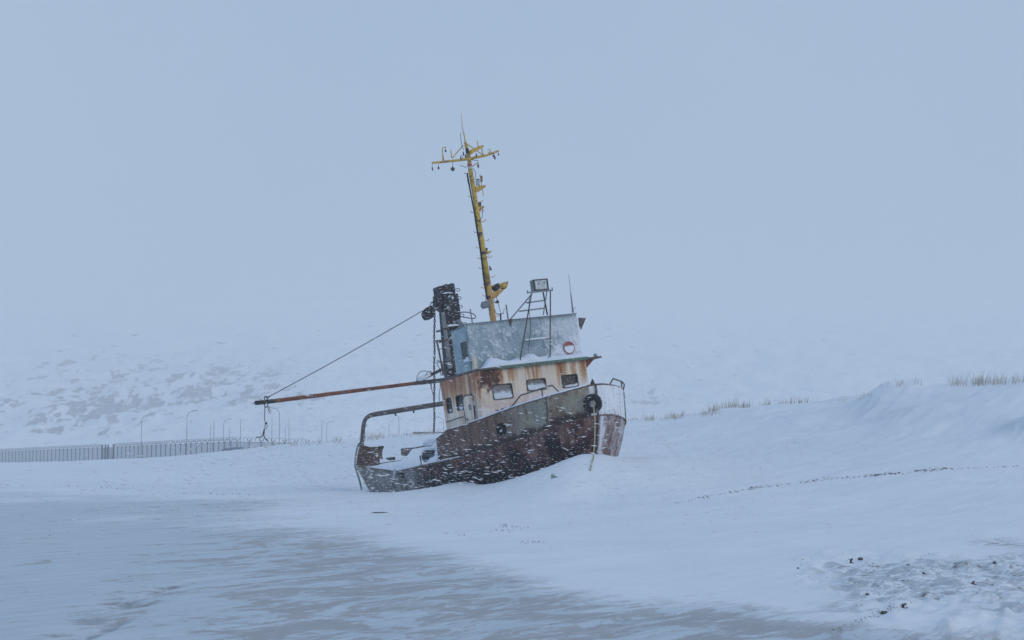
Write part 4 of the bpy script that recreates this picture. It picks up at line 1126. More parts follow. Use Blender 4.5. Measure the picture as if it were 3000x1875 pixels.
# --- king post behind the deckhouse ----------------------------------
KX = -8.6
def kp(q, x=KX): return sh(*Z7(*q), 0, x)
def kbox(name, tl, tr, br, bl, depth, mt, parent, x=KX):
    mb = MB(); mb.prism([kp(q, x + depth / 2) for q in (tl, tr, br, bl)], (-depth, 0, 0)); return mb.build(name, M[mt], parent)
top_l, top_r = kp((318, 215)), kp((545, 215))
bot_l, bot_r = kp((405, 1400)), kp((590, 1400))
dl, dr = (bot_l - top_l) / (bot_l[2] - top_l[2]), (bot_r - top_r) / (bot_r[2] - top_r[2])
zb = 1.62
fl, fr = top_l + dl * (zb - top_l[2]), top_r + dr * (zb - top_r[2])
mb = MB(); mb.prism([p + np.array([.19, 0, 0]) for p in (kp((318, 470)), kp((318, 222)), kp((528, 215)), kp((560, 470)), kp((572, 700)), fr, fl)], (-.38, 0, 0))
post = mb.build('king_post', M['black'], boat)
kbox('post_cap', (272, 95), (510, 52), (527, 196), (290, 212), .44, 'black', post)
kbox('cap_ridge', (380, 62), (405, 56), (408, 72), (382, 78), .46, 'greydark', post)
kbox('cap_ridge', (460, 50), (485, 44), (490, 60), (464, 66), .46, 'greydark', post)
kbox('cap_strut', (413, 190), (426, 188), (428, 222), (414, 224), .10, 'iron', post, KX + .2)
kbox('cap_strut', (490, 178), (503, 176), (508, 215), (494, 218), .10, 'iron', post, KX + .2)
kbox('sheave_housing', (252, 222), (330, 216), (336, 385), (262, 395), .34, 'black', post)
kbox('sheave_lug', (243, 420), (330, 400), (330, 475), (318, 470), .16, 'greydark', post)
kbox('pad_plate', (218, 258), (258, 250), (262, 352), (232, 358), .12, 'greydark', post)
kbox('flange_strip', (320, 480), (366, 468), (478, 1300), (420, 1310), .05, 'grey', post, KX + .215)
for a, b, c, d in [((334, 718), (600, 668), (604, 690), (340, 742)), ((372, 880), (545, 848), (548, 868), (376, 900))]:
    kbox('cross_ledge', a, b, c, d, .52, 'black', post)
for a, b, c, d in [((395, 696), (440, 655), (560, 655), (596, 668)), ((425, 868), (470, 838), (510, 842), (540, 850)), ((325, 205), (370, 184), (430, 178), (520, 196)), ((420, 240), (440, 228), (460, 240), (440, 252)), ((468, 262), (484, 240), (505, 262), (488, 286))]:
    mb = MB(); mb.prism([kp(q, KX + .235) for q in (a, b, c, d)], (-.2, 0, 0)); mb.build('post_snow', M['snow'], post)
mb = MB(); q = kp((420, 408), KX + .20); mb.ring(q, (1, 0, 0), .035, .014, 12, 5, 1.0); mb.build('shackle_eye', M['white'], post)
kbox('grey_duct', (552, 590), (590, 578), (678, 690), (650, 712), .12, 'grey', post, KX + 1.4)
for q in [(525, 148), (543, 270), (562, 398), (585, 528), (628, 655)]:
    mb = MB(); mb.tube([kp((q[0] + e, q[1] + f)) for e, f in [(0, -18), (50, -24), (68, -10), (60, 12), (28, 22), (18, 4), (0, 2)]], .011, 5); mb.build('step_loop', M['iron'], post)
mb = MB(); mb.tube([kp(q) for q in [(575, 485), (640, 474), (720, 478), (790, 500), (825, 535), (822, 560), (790, 572), (720, 562), (650, 550), (590, 538)]], .016, 6); mb.build('hoop', M['greydark'], post)
# ladder-like guard rail hanging on the post
mb = MB(); mb.tube([kp(q, KX + .3) for q in [(245, 890), (285, 1060), (318, 1240), (345, 1410)]], .028, 6); guard = mb.build('guard_rail', M['greydark'], boat)
for a, b, r in [((245, 900), (470, 882), .024), ((258, 1026), (470, 1000), .012), ((265, 1216), (470, 1196), .016), ((345, 912), (376, 1104), .030), ((330, 1398), (410, 1396), .016), ((330, 1225), (362, 1410), .016)]:
    mb = MB(); mb.tube([kp(a, KX + .3), kp(b, KX + .25)], r, 6); mb.build('guard_bar', M['greydark'], guard)
mb = MB(); mb.tube([kp(q, KX + .32) for q in [(290, 1200), (262, 1188), (250, 1215), (262, 1255), (285, 1300), (305, 1360), (315, 1420)]], .012, 5); mb.build('loose_cable', M['cable'], guard)
mb = MB(); mb.tube([kp(q, KX + .3) for q in [(408, 1170), (400, 1150), (415, 1148), (430, 1175)]], .008, 5); mb.build('wire_hook', M['cable'], guard)
# strut and derrick boom, swung out to starboard
mb = MB(); mb.tube([kp((560, 1175), KX + .1), kp((400, 1285), KX + .1), kp((180, 1395), KX + .1), sh(*Z2(775, 150), 0, KX + .1)], [.05, .045, .045, .04], 8); strut = mb.build('boom_strut', M['greydark'], boat)
sm = MB(); a, b = sh(*Z2(765, 128), 0, KX + .1), sh(*Z2(925, 62), 0, KX + .1)
sm.tube([a + (b - a) * k / 8 for k in range(9)], [.03, .07, .075, .07, .075, .065, .06, .05, .02], 7); sm.build('strut_snow', M['snow'], strut, smooth=True)
BOOM_A, BOOM_B, BOOM_C = sh(1350, 1106, 0, KX), sh(*Z6(250, 1073), 0, KX), sh(*Z6(82, 1091), 0, KX)
mb = MB(); mb.tube([BOOM_A + (BOOM_B - BOOM_A) * k / 10 for k in range(11)], [.048 + .012 * k / 10 for k in range(11)], 10); boom = mb.build('boom', M['rustbar'], boat, smooth=True)
mb = MB(); mb.tube([BOOM_B, BOOM_C], .062, 10); mb.build('boom_end', M['iron'], boom, smooth=True)
mb = MB(); mb.tube([BOOM_C, BOOM_C + (BOOM_C - BOOM_B) * .12], .012, 5); mb.build('boom_pin', M['iron'], boom)
mb = MB(); mb.tube([sh(*Z6(1500, 917), 0, KX), sh(*Z6(1600, 905), 0, KX), sh(1352, 1107, 0, KX)], [.06, .064, .06], 10); mb.build('boom_heel', M['greydark'], boom)
for pts in [[(1513, 900), (1518, 850), (1545, 815), (1580, 805), (1620, 815), (1660, 836)], [(1590, 855), (1610, 815), (1635, 808), (1665, 835)], [(1630, 890), (1642, 950), (1655, 1000), (1668, 1040)], [(1640, 890), (1645, 955), (1636, 965)], [(1722, 905), (1722, 960), (1712, 1030), (1716, 1075)]]:
    mb = MB(); mb.tube([sh(*Z6(*q), 0, KX + .15) for q in pts], .010, 5); mb.build('stray_wire', M['cable'], boom)

# --- stern gantry --------------------------------------------------------
GXX = -12.55
def gp_(q): return sh(*Z2(*q), 0, GXX)
arch = [gp_(q) for q in [(150, 862), (158, 760), (168, 640), (178, 590), (200, 548), (240, 520), (300, 505), (520, 470), (800, 425), (1060, 385)]]
d_ = (arch[-1] - arch[-2]) / np.linalg.norm(arch[-1] - arch[-2])
ye = 1.75
arch.append(arch[-1] + d_ * ((ye - .35 - arch[-1][1]) / d_[1]))
arch += [arch[-1] + np.array([0, .2, -.05]), arch[-1] + np.array([0, .32, -.25]), np.array([GXX, ye, 1.9])]
mb = MB(); mb.tube(arch, [.075, .07, .068, .066, .066, .070, .076, .08, .08, .08, .08, .07, .07, .075], 8); gantry = mb.build('stern_gantry', M['greydark'], boat, smooth=True)
for q in [(522, 495), (724, 462)]:
    mb = MB(); a = gp_(q); mb.box(a + np.array([0, 0, -.02]), (.05, .04, .12)); mb.build('gantry_lug', M['iron'], gantry)
mb = MB(); mb.ring(gp_((193, 629)), (1, 0, 0), .04, .008, 12, 4); mb.build('gantry_ring', M['iron'], gantry)
mb = MB(); mb.ring(gp_((212, 548)), (1, 0, 0), .02, .006, 10, 4); mb.build('gantry_ring', M['iron'], gantry)
# rusty stern bulwark panel with roller
SX = -12.75
mb = MB(); mb.prism([sh(*Z2(*q), 0, SX) for q in [(130, 850), (188, 852), (238, 868), (362, 862), (385, 870), (376, 960), (385, 1000), (352, 990), (345, 1082), (95, 1070), (108, 960)]], (-.06, 0, 0))
sp_ = mb.build('stern_panel', M['rustbrown'], boat)
mb = MB(); mb.tube([sh(*Z2(345, 872), 0, SX + .05), sh(*Z2(390, 870), 0, SX + .05)], .045, 8); mb.build('roller', M['iron'], sp_)
for x_ in (175, 240, 300):
    mb = MB(); mb.bar(sh(*Z2(x_, 870), 0, SX + .01), sh(*Z2(x_ - 12, 1070), 0, SX + .01), .02, .02, (1, 0, 0)); mb.build('panel_rib', M['rustbrown'], sp_)
mb = MB(); mb.prism([sh(*Z2(*q), 0, SX + .012) for q in [(308, 955), (328, 950), (330, 975), (310, 980)]], (.004, 0, 0)); mb.build('snow_hole', M['snow'], sp_)
# deck fittings
mb = MB(); a = sh(*Z2(797, 962), 1, -1.75); b = sh(*Z2(808, 1062), 1, -1.75); mb.tube([a, b - np.array([0, 0, .2])], .022, 6); mb.build('deck_stanchion', M['ironrust'], boat)
c = sh(*Z2(912, 968), 1, -1.75); mb = MB(); mb.tube([c + np.array([.10, -.13, 0]), c + np.array([-.35, .5, 0])], .165, 18); drum = mb.build('winch_drum', M['black'], boat)
mb = MB(); mb.tube([c + np.array([.12, -.16, 0]), c + np.array([.10, -.13, 0])], .185, 18); mb.build('drum_flange', M['black'], drum)
mb = MB(); mb.prism([sh(*Z2(*q), 1, .2) for q in [(415, 990), (465, 985), (470, 1018), (425, 1005)]], (.2, .1, 0)); mb.build('hatch_corner', M['iron'], boat)
mb = MB(); mb.prism([sh(*Z2(*q), 1, 1.95) for q in [(596, 885), (650, 878), (715, 880), (655, 965), (600, 958)]], (0, -.05, 0)); pbw = mb.build('broken_bulwark', M['plank'], boat)
mb = MB(); mb.tube([sh(*Z2(*q), 1, 1.93) for q in [(598, 888), (715, 882), (830, 862), (950, 840), (985, 830)]], .026, 6); mb.build('bent_rail', M['plank'], pbw)
mb = MB(); mb.tube([sh(*Z2(*q), 1, .3) for q in [(560, 1032), (585, 1000), (620, 985), (655, 990), (685, 1018)]], .006, 5); mb.build('wire_loop', M['ropegrey'], boat)

# --- bow fittings -------------------------------------------------------
def gun(t, side): return np.array([-t, side * float(shape(t)), float(gun_z(t))])
mb = MB(); mb.tube([gun(1.77, -1), sh(*Z1(925, 465), 0, -1.42), sh(*Z1(1235, 365), 0, -.60), gun(.36, -1)], .020, 7); rail = mb.build('bow_rail', M['greydark'], boat)
mb = MB(); mb.tube([sh(*Z1(1133, 400), 0, -.86), sh(*Z1(1142, 500), 0, -.86)], .017, 6); mb.build('stanchion', M['greydark'], rail)
def port_t(px):
    ts_ = np.linspace(.02, 1.6, 200); xs_ = [proj(wld(gun(t, 1)))[0] for t in ts_]
    return float(ts_[int(np.argmin(np.abs(np.array(xs_) - px)))])
ta, tb = port_t(1786), port_t(1824)
mb = MB(); mb.tube([gun(ta, 1), sh(*Z1(1835, 300), 0, -ta - .1), sh(*Z1(1925, 330), 0, -tb), sh(*Z1(1947, 360), 0, -tb - .35), sh(*Z1(1932, 425), 0, -tb - .3)], .020, 7); rail2 = mb.build('bow_rail', M['greydark'], boat)
mb = MB(); mb.tube([sh(*Z1(1916, 330), 0, -tb), gun(tb, 1)], .020, 7); mb.build('stanchion', M['greydark'], rail2)
mb = MB(); q = [sh(*Z1(*e), 0, -2.35) for e in [(680, 612), (700, 610), (712, 638), (728, 632), (735, 600), (760, 592)]]
mb.tube([q[2] - np.array([0, 0, .12]), q[2], q[1], q[0]], [.022, .02, .018, .012], 6); mb.tube([q[3] - np.array([0, 0, .12]), q[3], q[4], q[5]], [.022, .02, .018, .012], 6); mb.build('horn_cleat', M['iron'], boat)
mb = MB(); q = [sh(*Z1(*e), 0, -.55) for e in [(1612, 372), (1636, 303), (1664, 365)]]; mb.prism(q, (-.06, 0, 0)); mb.build('stem_chock', M['iron'], boat)
mb = MB(); mb.box(sh(*Z1(1640, 530), 0, -.02) + np.array([-.06, -.1, 0]), (.04, .18, .12)); mb.build('fairlead_plate', M['bulwark'], boat)
# draught-mark slot on the port bow plating
sq = [on_hull(*Z9(*q), H_PRT) for q in [(592, 1290), (605, 1230), (640, 1150), (655, 1120), (652, 1170), (625, 1230), (600, 1295)]]
mb = MB(); mb.tube([loc(p) + np.array([.03, -.0, 0]) for p in sq], .014, 5, closed=True); mb.build('hull_eye', M['white'], boat)

# ------------------------------------------------------------------ things hung on or lying about the boat
HOOK = sh(*Z6(180, 1045), 0, KX)
def blk(q): return sh(*Z6(*q), 0, KX)
bk = empty('pulley_block', l=wld(blk((1585, 357))))
tag(bk, 'dark teardrop pulley block shackled to the black king post', 'pulley block')
def wmb(mb, name, mat, root, smooth=False):
    v = np.array(mb.v) @ SR.T + SO - np.array(root.location); mb.v = [tuple(q) for q in v]
    return mb.build(name, mat, root, smooth=smooth)
cheek = [(1635, 228), (1600, 246), (1572, 270), (1560, 300), (1566, 330), (1585, 357), (1620, 354), (1650, 338), (1668, 315), (1672, 280), (1662, 250)]
for dx_, nm in ((.05, 'cheek_plate'), (-.02, 'cheek_plate')):
    mb = MB(); mb.prism([blk(q) + np.array([dx_, 0, 0]) for q in cheek], (-.03, 0, 0)); wmb(mb, nm, M['black'], bk)
mb = MB(); mb.tube([blk((1616, 295)) + np.array([.015, 0, 0]), blk((1616, 295)) + np.array([-.015, 0, 0])], .12, 16); wmb(mb, 'sheave', M['iron'], bk)
mb = MB(); mb.tube([blk((1616, 288)) + np.array([.075, 0, 0]), blk((1616, 288)) + np.array([-.06, 0, 0])], .022, 8); wmb(mb, 'axle_pin', M['white'], bk)
mb = MB(); mb.tube([blk(q) for q in [(1640, 232), (1637, 212), (1648, 195), (1662, 196), (1665, 212), (1655, 232)]], .016, 6, closed=True); wmb(mb, 'shackle', M['iron'], bk)
mb = MB(); mb.tube([blk(q) for q in [(1655, 205), (1668, 190), (1690, 178)]], .026, 6); wmb(mb, 'shackle_pin', M['iron'], bk)

def chain(top, bottom, pitch, name, label, thick=.013):
    root = empty(name, l=bottom); tag(root, label, 'chain')
    d = bottom - top; L = np.linalg.norm(d); d = d / L; n_ = int(L / pitch)
    mesh = None
    for k in range(n_):
        c = top + d * (k + .5) * pitch + np.array([.006 * math.sin(k * .5), 0, 0])
        if mesh is None:
            mb = MB(); hl = pitch * .62; r = pitch * .30
            pts = [(r * math.cos(a), 0, (hl - r) * (1 if math.sin(a) > 0 else -1) + r * math.sin(a)) for a in np.linspace(.01, 2 * math.pi + .01, 12, endpoint=False)]
            mb.tube(pts, thick, 5, closed=True); o = mb.build('link', M['ironrust'], root); mesh = o.data
        else:
            o = bpy.data.objects.new('link', mesh); COL.objects.link(o); o.parent = root
        o.location = Vector(c - bottom); o.rotation_euler = (0, 0, math.radians(25 + (90 if k % 2 else 0) + 6 * math.sin(k)))
    return root
ct = wld(blk((1672, 262))); cb = ct.copy(); cb[2] = wld(sh(1276, 1266, 0, KX))[2]
chain(ct, cb, .077, 'hanging_chain', 'rusty chain hanging straight down from the pulley block')

mb = MB(); a, b = wld(blk((205, 1035))), wld(blk((1562, 277)))
mb.tube([a + (b - a) * k / 10 - np.array([0, 0, .03 * math.sin(math.pi * k / 10)]) for k in range(11)], .012, 5)
tag(mb.build('topping_wire', M['cable']), 'thin dark wire stretched from boom end up to pulley block', 'wire')
hk = empty('boom_hook', l=wld(blk((165, 1430)))); tag(hk, 'iron hook with two bent prongs dangling from the boom end', 'hook')
for q, r in [((178, 1048), .055), ((180, 1110), .058)]:
    mb = MB(); mb.ring(blk(q), (1, .3, 0), r, .015, 14, 5); wmb(mb, 'ring', M['iron'], hk)
mb = MB(); mb.tube([blk(q) for q in [(178, 1042), (192, 1046), (212, 1030)]], .02, 6); wmb(mb, 'clevis', M['iron'], hk)
mb = MB(); mb.tube([blk(q) for q in [(170, 1120), (168, 1170), (166, 1210), (170, 1258)]], .012, 5); wmb(mb, 'hook_rope', M['ironrust'], hk)
for q, r in [((180, 1268), .036), ((163, 1332), .032)]:
    mb = MB(); mb.blob(blk(q), (r, r, r * .8), jit=.12); wmb(mb, 'knot', M['iron'], hk)
mb = MB(); mb.tube([blk(q) for q in [(176, 1276), (168, 1305), (165, 1328), (182, 1316), (192, 1295), (186, 1276)]], .011, 5, closed=True); wmb(mb, 'hook_link', M['iron'], hk)
for pts in [[(158, 1338), (152, 1370), (140, 1388), (125, 1394), (92, 1394)], [(166, 1338), (160, 1370), (163, 1392), (176, 1412), (202, 1430)]]:
    mb = MB(); mb.tube([blk(q) for q in pts], .015, 6); wmb(mb, 'prong', M['iron'], hk)
for pts in [[(160, 1050), (165, 1080), (195, 1120), (212, 1155), (224, 1170)], [(185, 1120), (200, 1160), (212, 1192)], [(110, 1062), (140, 1065), (165, 1075)], [(190, 1118), (192, 1150), (206, 1182)]]:
    mb = MB(); mb.tube([blk(q) + np.array([.07, 0, 0]) for q in pts], .009, 5); wmb(mb, 'rope_tail', M['ropegrey'], hk)

def tyre(c, axis, R, r, label, snow=True):
    root = empty('tyre_fender', l=wld(c - np.array([0, 0, R]))); tag(root, label, 'tyre')
    mb = MB(); mb.ring(c, axis, R - r, r, 28, 10, 1.25); wmb(mb, 'tyre_body', M['rubber'], root, True)
    ax = np.asarray(axis, float); ax /= np.linalg.norm(ax)
    mb = MB(); mb.ring(c + ax * r * .75, axis, R - r * .75, r * .35, 28, 6); wmb(mb, 'tread_rib', M['rubber'], root, True)
    if snow:
        u = np.array([0, 0, 1.0]); w = np.cross(ax, u); pts = []
        for a in np.linspace(math.pi * 1.12, math.pi * 1.88, 9): pts.append(c + (R - 1.9 * r) * (math.cos(a) * w + math.sin(a) * u))
        mb = MB(); mb.tube(pts, [.01, .03, .045, .05, .055, .05, .045, .03, .01], 7); wmb(mb, 'packed_snow', M['snow'], root, True)
    return root
bowc = sh(*Z1(1640, 545), 0, .03)
tyre(bowc + np.array([.05, -.04, 0]), (.80, -.60, .0), .245, .085, 'large black tyre fender hung at the stem')
ht = 1.94
hc = sh(*Z1(878, 778), 0, -2.15); hb_ = float(shape(2.1))
tyre(np.array([hc[0], -hb_ - .015, hc[2]]), (.35, -.94, 0), .165, .055, 'small black tyre fender halfway along the starboard bulwark')

def rope(pts, r, name, label, mt='rope', cat='rope', ship=True):
    mb = MB(); P = [np.asarray(p) for p in pts]; Q = []
    for i in range(len(P) - 1):                       # smooth the run
        p0, p1, p2, p3 = P[max(i - 1, 0)], P[i], P[i + 1], P[min(i + 2, len(P) - 1)]
        for k in range(4):
            s = k / 4; Q.append(.5 * ((2 * p1) + (-p0 + p2) * s + (2 * p0 - 5 * p1 + 4 * p2 - p3) * s * s + (-p0 + 3 * p1 - 3 * p2 + p3) * s ** 3))
    Q.append(P[-1]); mb.tube(Q, r, 6)
    return tag(mb.build(name, M[mt], ship=ship, smooth=True), label, cat)
xg = float(loc(on_ground(1739, 1342))[0])                 # the rope runs forward from the stem to where it lies over the drift
rq = [(1640, 522), (1646, 600), (1655, 700), (1656, 800), (1655, 900), (1650, 980), (1643, 1040)]
rp = [sh(*Z1(*q), 0, .12 + (xg - .12) * (k / 7.0) ** 1.2) for k, q in enumerate(rq)]
for q in [(1739, 1342), (1736, 1350), (1733, 1360), (1731, 1370), (1729, 1380)]: rp.append(loc(on_ground(*q) + np.array([0, -.02, .012])))
rope(rp, .017, 'mooring_rope', 'pale yellow green rope hanging from the bow tyre into the snow')
mb_pts = [sh(*Z2(*q), 0, SX + .12) for q in [(172, 815), (140, 820), (110, 850), (92, 920), (80, 1000), (78, 1080), (95, 1140), (120, 1220), (138, 1290), (150, 1345)]]
rope(mb_pts, .030, 'mooring_rope', 'thick grey rope slack off the stern gantry to the snow', 'ropegrey')
rope([loc(on_hull(*Z2(*q), H_STB)) + np.array([0, -.05, 0]) for q in [(318, 1105), (300, 1140), (272, 1195), (240, 1240), (190, 1270)]], .013, 'mooring_rope', 'thin pale rope looped across the stern quarter plating', 'rope')
rope([loc(on_hull(*Z2(*q), H_STB)) + np.array([0, -.07, 0]) for q in [(548, 1160), (530, 1200), (498, 1260), (484, 1310), (492, 1350), (512, 1385)]], .018, 'mooring_rope', 'frayed rope end drooping beside the torn hull seam', 'rope')
c = loc(on_hull(*Z2(548, 1152), H_STB)); mb = MB(); mb.blob(c + np.array([0, -.08, .02]), (.055, .055, .09), jit=.2); mb.blob(c + np.array([-.1, -.08, -.12]), (.05, .05, .07), jit=.2)
tag(mb.build('frozen_knot', M['white'], ship=True), 'frozen white rope knot on the gunwale above the torn seam', 'knot')

# snow lying on the boat
def deck_snow():
    xs = np.linspace(-6.2, -13.0, 60); vs = []; m = 22
    for x in xs:
        t = -x; b = float(shape(t - .09)) * .985 - .03
        for k in range(m):
            u = k / (m - 1) * 2 - 1; y = u * b
            e = (1 - u ** 8)
            hgt = -.05 + .16 * e + .30 * sstep(-.6, .9, u) * e + .10 * float(fbm(np.array(x * .9), np.array(y * .9), 300, 3)) * e + .24 * math.exp(-((t - 6.6) / .8) ** 2) * e - .12 * sstep(11.4, 12.4, t) * e
            vs.append((x, y, float(knu_z(t)) - .02 + hgt))
    mb = MB(); mb.add(vs, [(i * m + k, i * m + k + 1, (i + 1) * m + k + 1, (i + 1) * m + k) for i in range(len(xs) - 1) for k in range(m - 1)])
    return mb
tag(deck_snow().build('deck_snow', M['snow'], ship=True, smooth=True), 'drifted snow covering the aft deck', 'snow', kind='stuff')
def ledge_snow():
    ys = np.linspace(-1.62, 1.66, 90); vs = []
    for y in ys:
        hgt = .05 + .20 * math.exp(-((y + 1.02) / .30) ** 2) + .15 * math.exp(-((y + .35) / .35) ** 2) + .20 * math.exp(-((y - .10) / .22) ** 2) + .12 * math.exp(-((y - .62) / .25) ** 2) + .10 * sstep(.7, 1.0, y)
        hgt = max(.012, hgt + .06 * float(fbm(np.array(y * 5), np.array(.3), 320, 3))) * (1 - .9 * sstep(-1.3, -1.6, y))
        for a, b in ((.075, 0), (.07, .35), (.02, .78), (-.08, 1.0), (-.19, 1.04)):
            vs.append((HX0 + a, y, HZ1 + .058 + hgt * b))
    mb = MB(); mb.add(vs, [(5 * i + k, 5 * i + 5 + k, 5 * i + 6 + k, 5 * i + 1 + k) for i in range(len(ys) - 1) for k in range(4)])
    return mb
tag(ledge_snow().build('ledge_snow', M['snow'], ship=True, smooth=True), 'lumpy snow piled on the ledge under the bridge screen', 'snow', kind='stuff')
mb = MB(); pts = [bul_pt(t, 0, -1, .02) + np.array([0, 0, .036]) for t in np.linspace(.03, 4.6, 60)]
mb.tube(pts, [.010 + .017 * abs(float(fbm(np.array(i * .21), np.array(.7), 340, 3))) + .010 * (i < 40) for i in range(60)], 6)
pts = [bul_pt(t, 0, 1, .02) + np.array([0, 0, .036]) for t in np.linspace(.02, 1.1, 14)]; mb.tube(pts, .016, 6)
tag(mb.build('rail_snow', M['snow'], ship=True, smooth=True), 'thin snow caught along the bulwark cap', 'snow', kind='stuff')
mb = MB()
for q, r in [((130, 960), (.16, .2, .16)), ((140, 1040), (.16, .2, .14)), ((60, 930), (.2, .3, .12)), ((165, 1085), (.15, .15, .08))]:
    mb.blob(sh(*Z1(*q), 1, -1.72), r, n=9, m=7, jit=.10)
mb.blob(sh(*Z2(905, 905), 1, -1.6), (.30, .28, .10), n=9, m=6, jit=.08)
tag(mb.build('drum_snow', M['snow'], ship=True, smooth=True), 'snow lumps heaped around the winch drum', 'snow', kind='stuff')
mb = MB(); pts = [(-t, -(float(shape(t - .09)) * .985 + .012), float(knu_z(t)) + .012) for t in np.linspace(4.3, 6.2, 20)]
mb.tube(pts, [.008 + .016 * abs(math.sin(i * 1.3)) for i in range(20)], 5); tag(mb.build('strake_snow', M['snow'], ship=True, smooth=True), 'line of snow lying on the rubbing strake', 'snow', kind='stuff')

# ------------------------------------------------------------------ security fence across the flats
fence = empty('security_fence', l=atY(331, 1347, 300)); FO = np.array(fence.location)
tag(fence, 'long dark wire security fence with barbed coil and forked posts', 'fence')
def along(A, B, n): return [np.array(A) + (np.array(B) - np.array(A)) * k / n for k in range(n + 1)]
fA = [atY(-30, 1360, 374)[:2], atY(298, 1349, 306)[:2]]; fB = [atY(333, 1347, 299)[:2], atY(694, 1350, 235)[:2]]; fC = [atY(694, 1350, 235)[:2], atY(900, 1345, 248)[:2]]
pm = None; secs = []
FH = 2.55
def ftop(px, Y): return atY(px, float(np.interp(px, [-30, 0, 298, 333, 500, 694, 900], [1325, 1324, 1311, 1310, 1302, 1294, 1298])), Y)[2]
for A, B, n_ in ((fA[0], fA[1], 30), (fB[0], fB[1], 25), (fC[0], fC[1], 6)):
    row = []
    for k, p in enumerate(along(A, B, n_)):
        px = 1500 + FPX * p[0] / p[1]; zt = ftop(px, p[1]); row.append(np.array([p[0], p[1], zt]))
    secs.append(row)
pmb = MB(); pmb.box((0, 0, -1.6), (.10, .10, 3.2)); pmb.bar((0, 0, 0), (.30, .10, .42), .07); pmb.bar((0, 0, 0), (-.30, -.10, .42), .07)
pm = None
seen = set()
for row in secs:
    for p in row:
        key = (round(p[0], 1), round(p[1], 1))
        if key in seen: continue
        seen.add(key)
        if pm is None: o = pmb.build('fence_post', M['fence'], fence); pm = o.data
        else: o = bpy.data.objects.new('fence_post', pm); COL.objects.link(o); o.parent = fence
        o.location = Vector(p - FO)
    for a, b in zip(row[:-1], row[1:]):
        d = (b - a) * .02
        mb = MB(); q = [a + d, b - d, b - d - np.array([0, 0, 2.5]), a + d - np.array([0, 0, 2.5])]
        mb.add([e - FO for e in q], [(0, 1, 2, 3)]); mb.build('mesh_panel', M['mesh'], fence)
        mb = MB(); mb.bar(a - FO - np.array([0, 0, .04]), b - FO - np.array([0, 0, .04]), .05); mb.build('top_rail', M['fence'], fence)
    mb = MB(); pts = []
    L = 0
    for a, b in zip(row[:-1], row[1:]):
        for k in range(24):
            s = k / 24; c = a + (b - a) * s; an = 2 * math.pi * 3 * s
            pts.append(c + np.array([.12 * math.sin(an), 0, .40 + .26 * math.cos(an)]) - FO)
    mb.tube(pts, .030, 3, cap=False); mb.build('barbed_coil', M['coil'], fence)
# solid double gate in the fence
gate = empty('fence_gate', l=atY(315, 1347, 302)); gO = np.array(gate.location)
tag(gate, 'grey sheet metal gate standing between tall posts in the fence', 'gate')
ga, gb = secs[0][-1], secs[1][0]
for k, s in enumerate((.02, .30, .52, .98)):
    p = ga + (gb - ga) * s; mb = MB(); mb.box(p - gO + np.array([0, 0, -1.2]), (.22, .22, 3.4)); mb.build('gate_post', M['fence'], gate)
for s0, s1, h in ((.0, .28, 2.6), (.32, .96, 2.1)):
    a, b = ga + (gb - ga) * s0, ga + (gb - ga) * s1; mb = MB()
    mb.add([e - gO for e in (a, b, b - np.array([0, 0, h + .5]), a - np.array([0, 0, h + .5]))], [(0, 1, 2, 3)]); mb.build('gate_leaf', M['gateleaf'], gate)

# lamp posts and thin masts beyond
def lamp_post(px, top, Y, arm, label, h=8.0):
    p = atY(px, top, Y); root = empty('street_lamp', l=(p[0], p[1], p[2] - h - 1)); tag(root, label, 'street lamp', 'lamp posts behind the fence')
    H = h + 1; mb = MB(); mb.tube([(0, 0, 0), (0, 0, H * .5), (0, 0, H - 1.1)], [.07, .055, .045], 6); mb.build('pole', M['lamp'], root)
    mb = MB(); mb.tube([(0, 0, H - 1.1), (arm * .12, 0, H - .55), (arm * .5, 0, H - .15), (arm * 1.1, 0, H)], [.055, .05, .045, .045], 6); mb.build('arm', M['lamp'], root)
    mb = MB(); mb.prism([(arm * 1.0, -.12, H - .02), (arm * 1.9, -.12, H + .1), (arm * 1.9, -.12, H + .2), (arm * 1.0, -.12, H + .1)], (0, .24, 0)); mb.build('lamp_head', M['lamp'], root)
for a in [(415, 1217, 318, 1, 'lamp post rising behind the fence nearest the gate'), (548, 1205, 304, 1, 'tallest lamp post, second to the right of the fence gate'), (655, 1229, 385, 1, 'smaller far lamp post amid the thin poles'), (819, 1196, 300, -1, 'lamp post just right of the dangling hook, arm to the left'), (957, 1236, 420, 1, 'short faint lamp post between boom hook and stern gantry'), (1169, 1212, 330, -1, 'lamp post framed by the stern gantry'), (1300, 1223, 350, -1, 'lamp post beside the hanging chain by the deckhouse')]: lamp_post(*a)
for k, (px, top, Y) in enumerate([(617, 1245, 300), (627, 1228, 290), (672, 1250, 330), (705, 1228, 300), (763, 1262, 330), (797, 1226, 290), (836, 1248, 320), (847, 1228, 300), (943, 1228, 310), (1140, 1240, 330)]):
    p = atY(px, top, Y); mb = MB(); mb.tube([(p[0], p[1], p[2] - 9), (p[0], p[1], p[2] - 3), (p[0], p[1], p[2])], [.055, .05, .03], 5)
    tag(mb.build('thin_pole', M['lamp']), ('leftmost', 'second', 'third', 'fourth', 'fifth', 'sixth', 'seventh', 'eighth', 'ninth', 'rightmost')[k] + ' thin bare pole from the left, behind the fence', 'pole', 'thin poles behind the fence')
a, b = atY(648, 1330, 262), atY(772, 1318, 262)
mb = MB(); prof = [(0, .05), (.05, .75), (.2, .9), (.4, .8), (.6, .7), (.8, .4), (1, .1)]
vs = []
for s, h in prof:
    c = a + (b - a) * s; vs += [(c[0], c[1] - 1.5, c[2] - .8), (c[0], c[1] - .8, c[2] + h), (c[0], c[1] + 2, c[2] + h * .9), (c[0], c[1] + 3, c[2] - .8)]
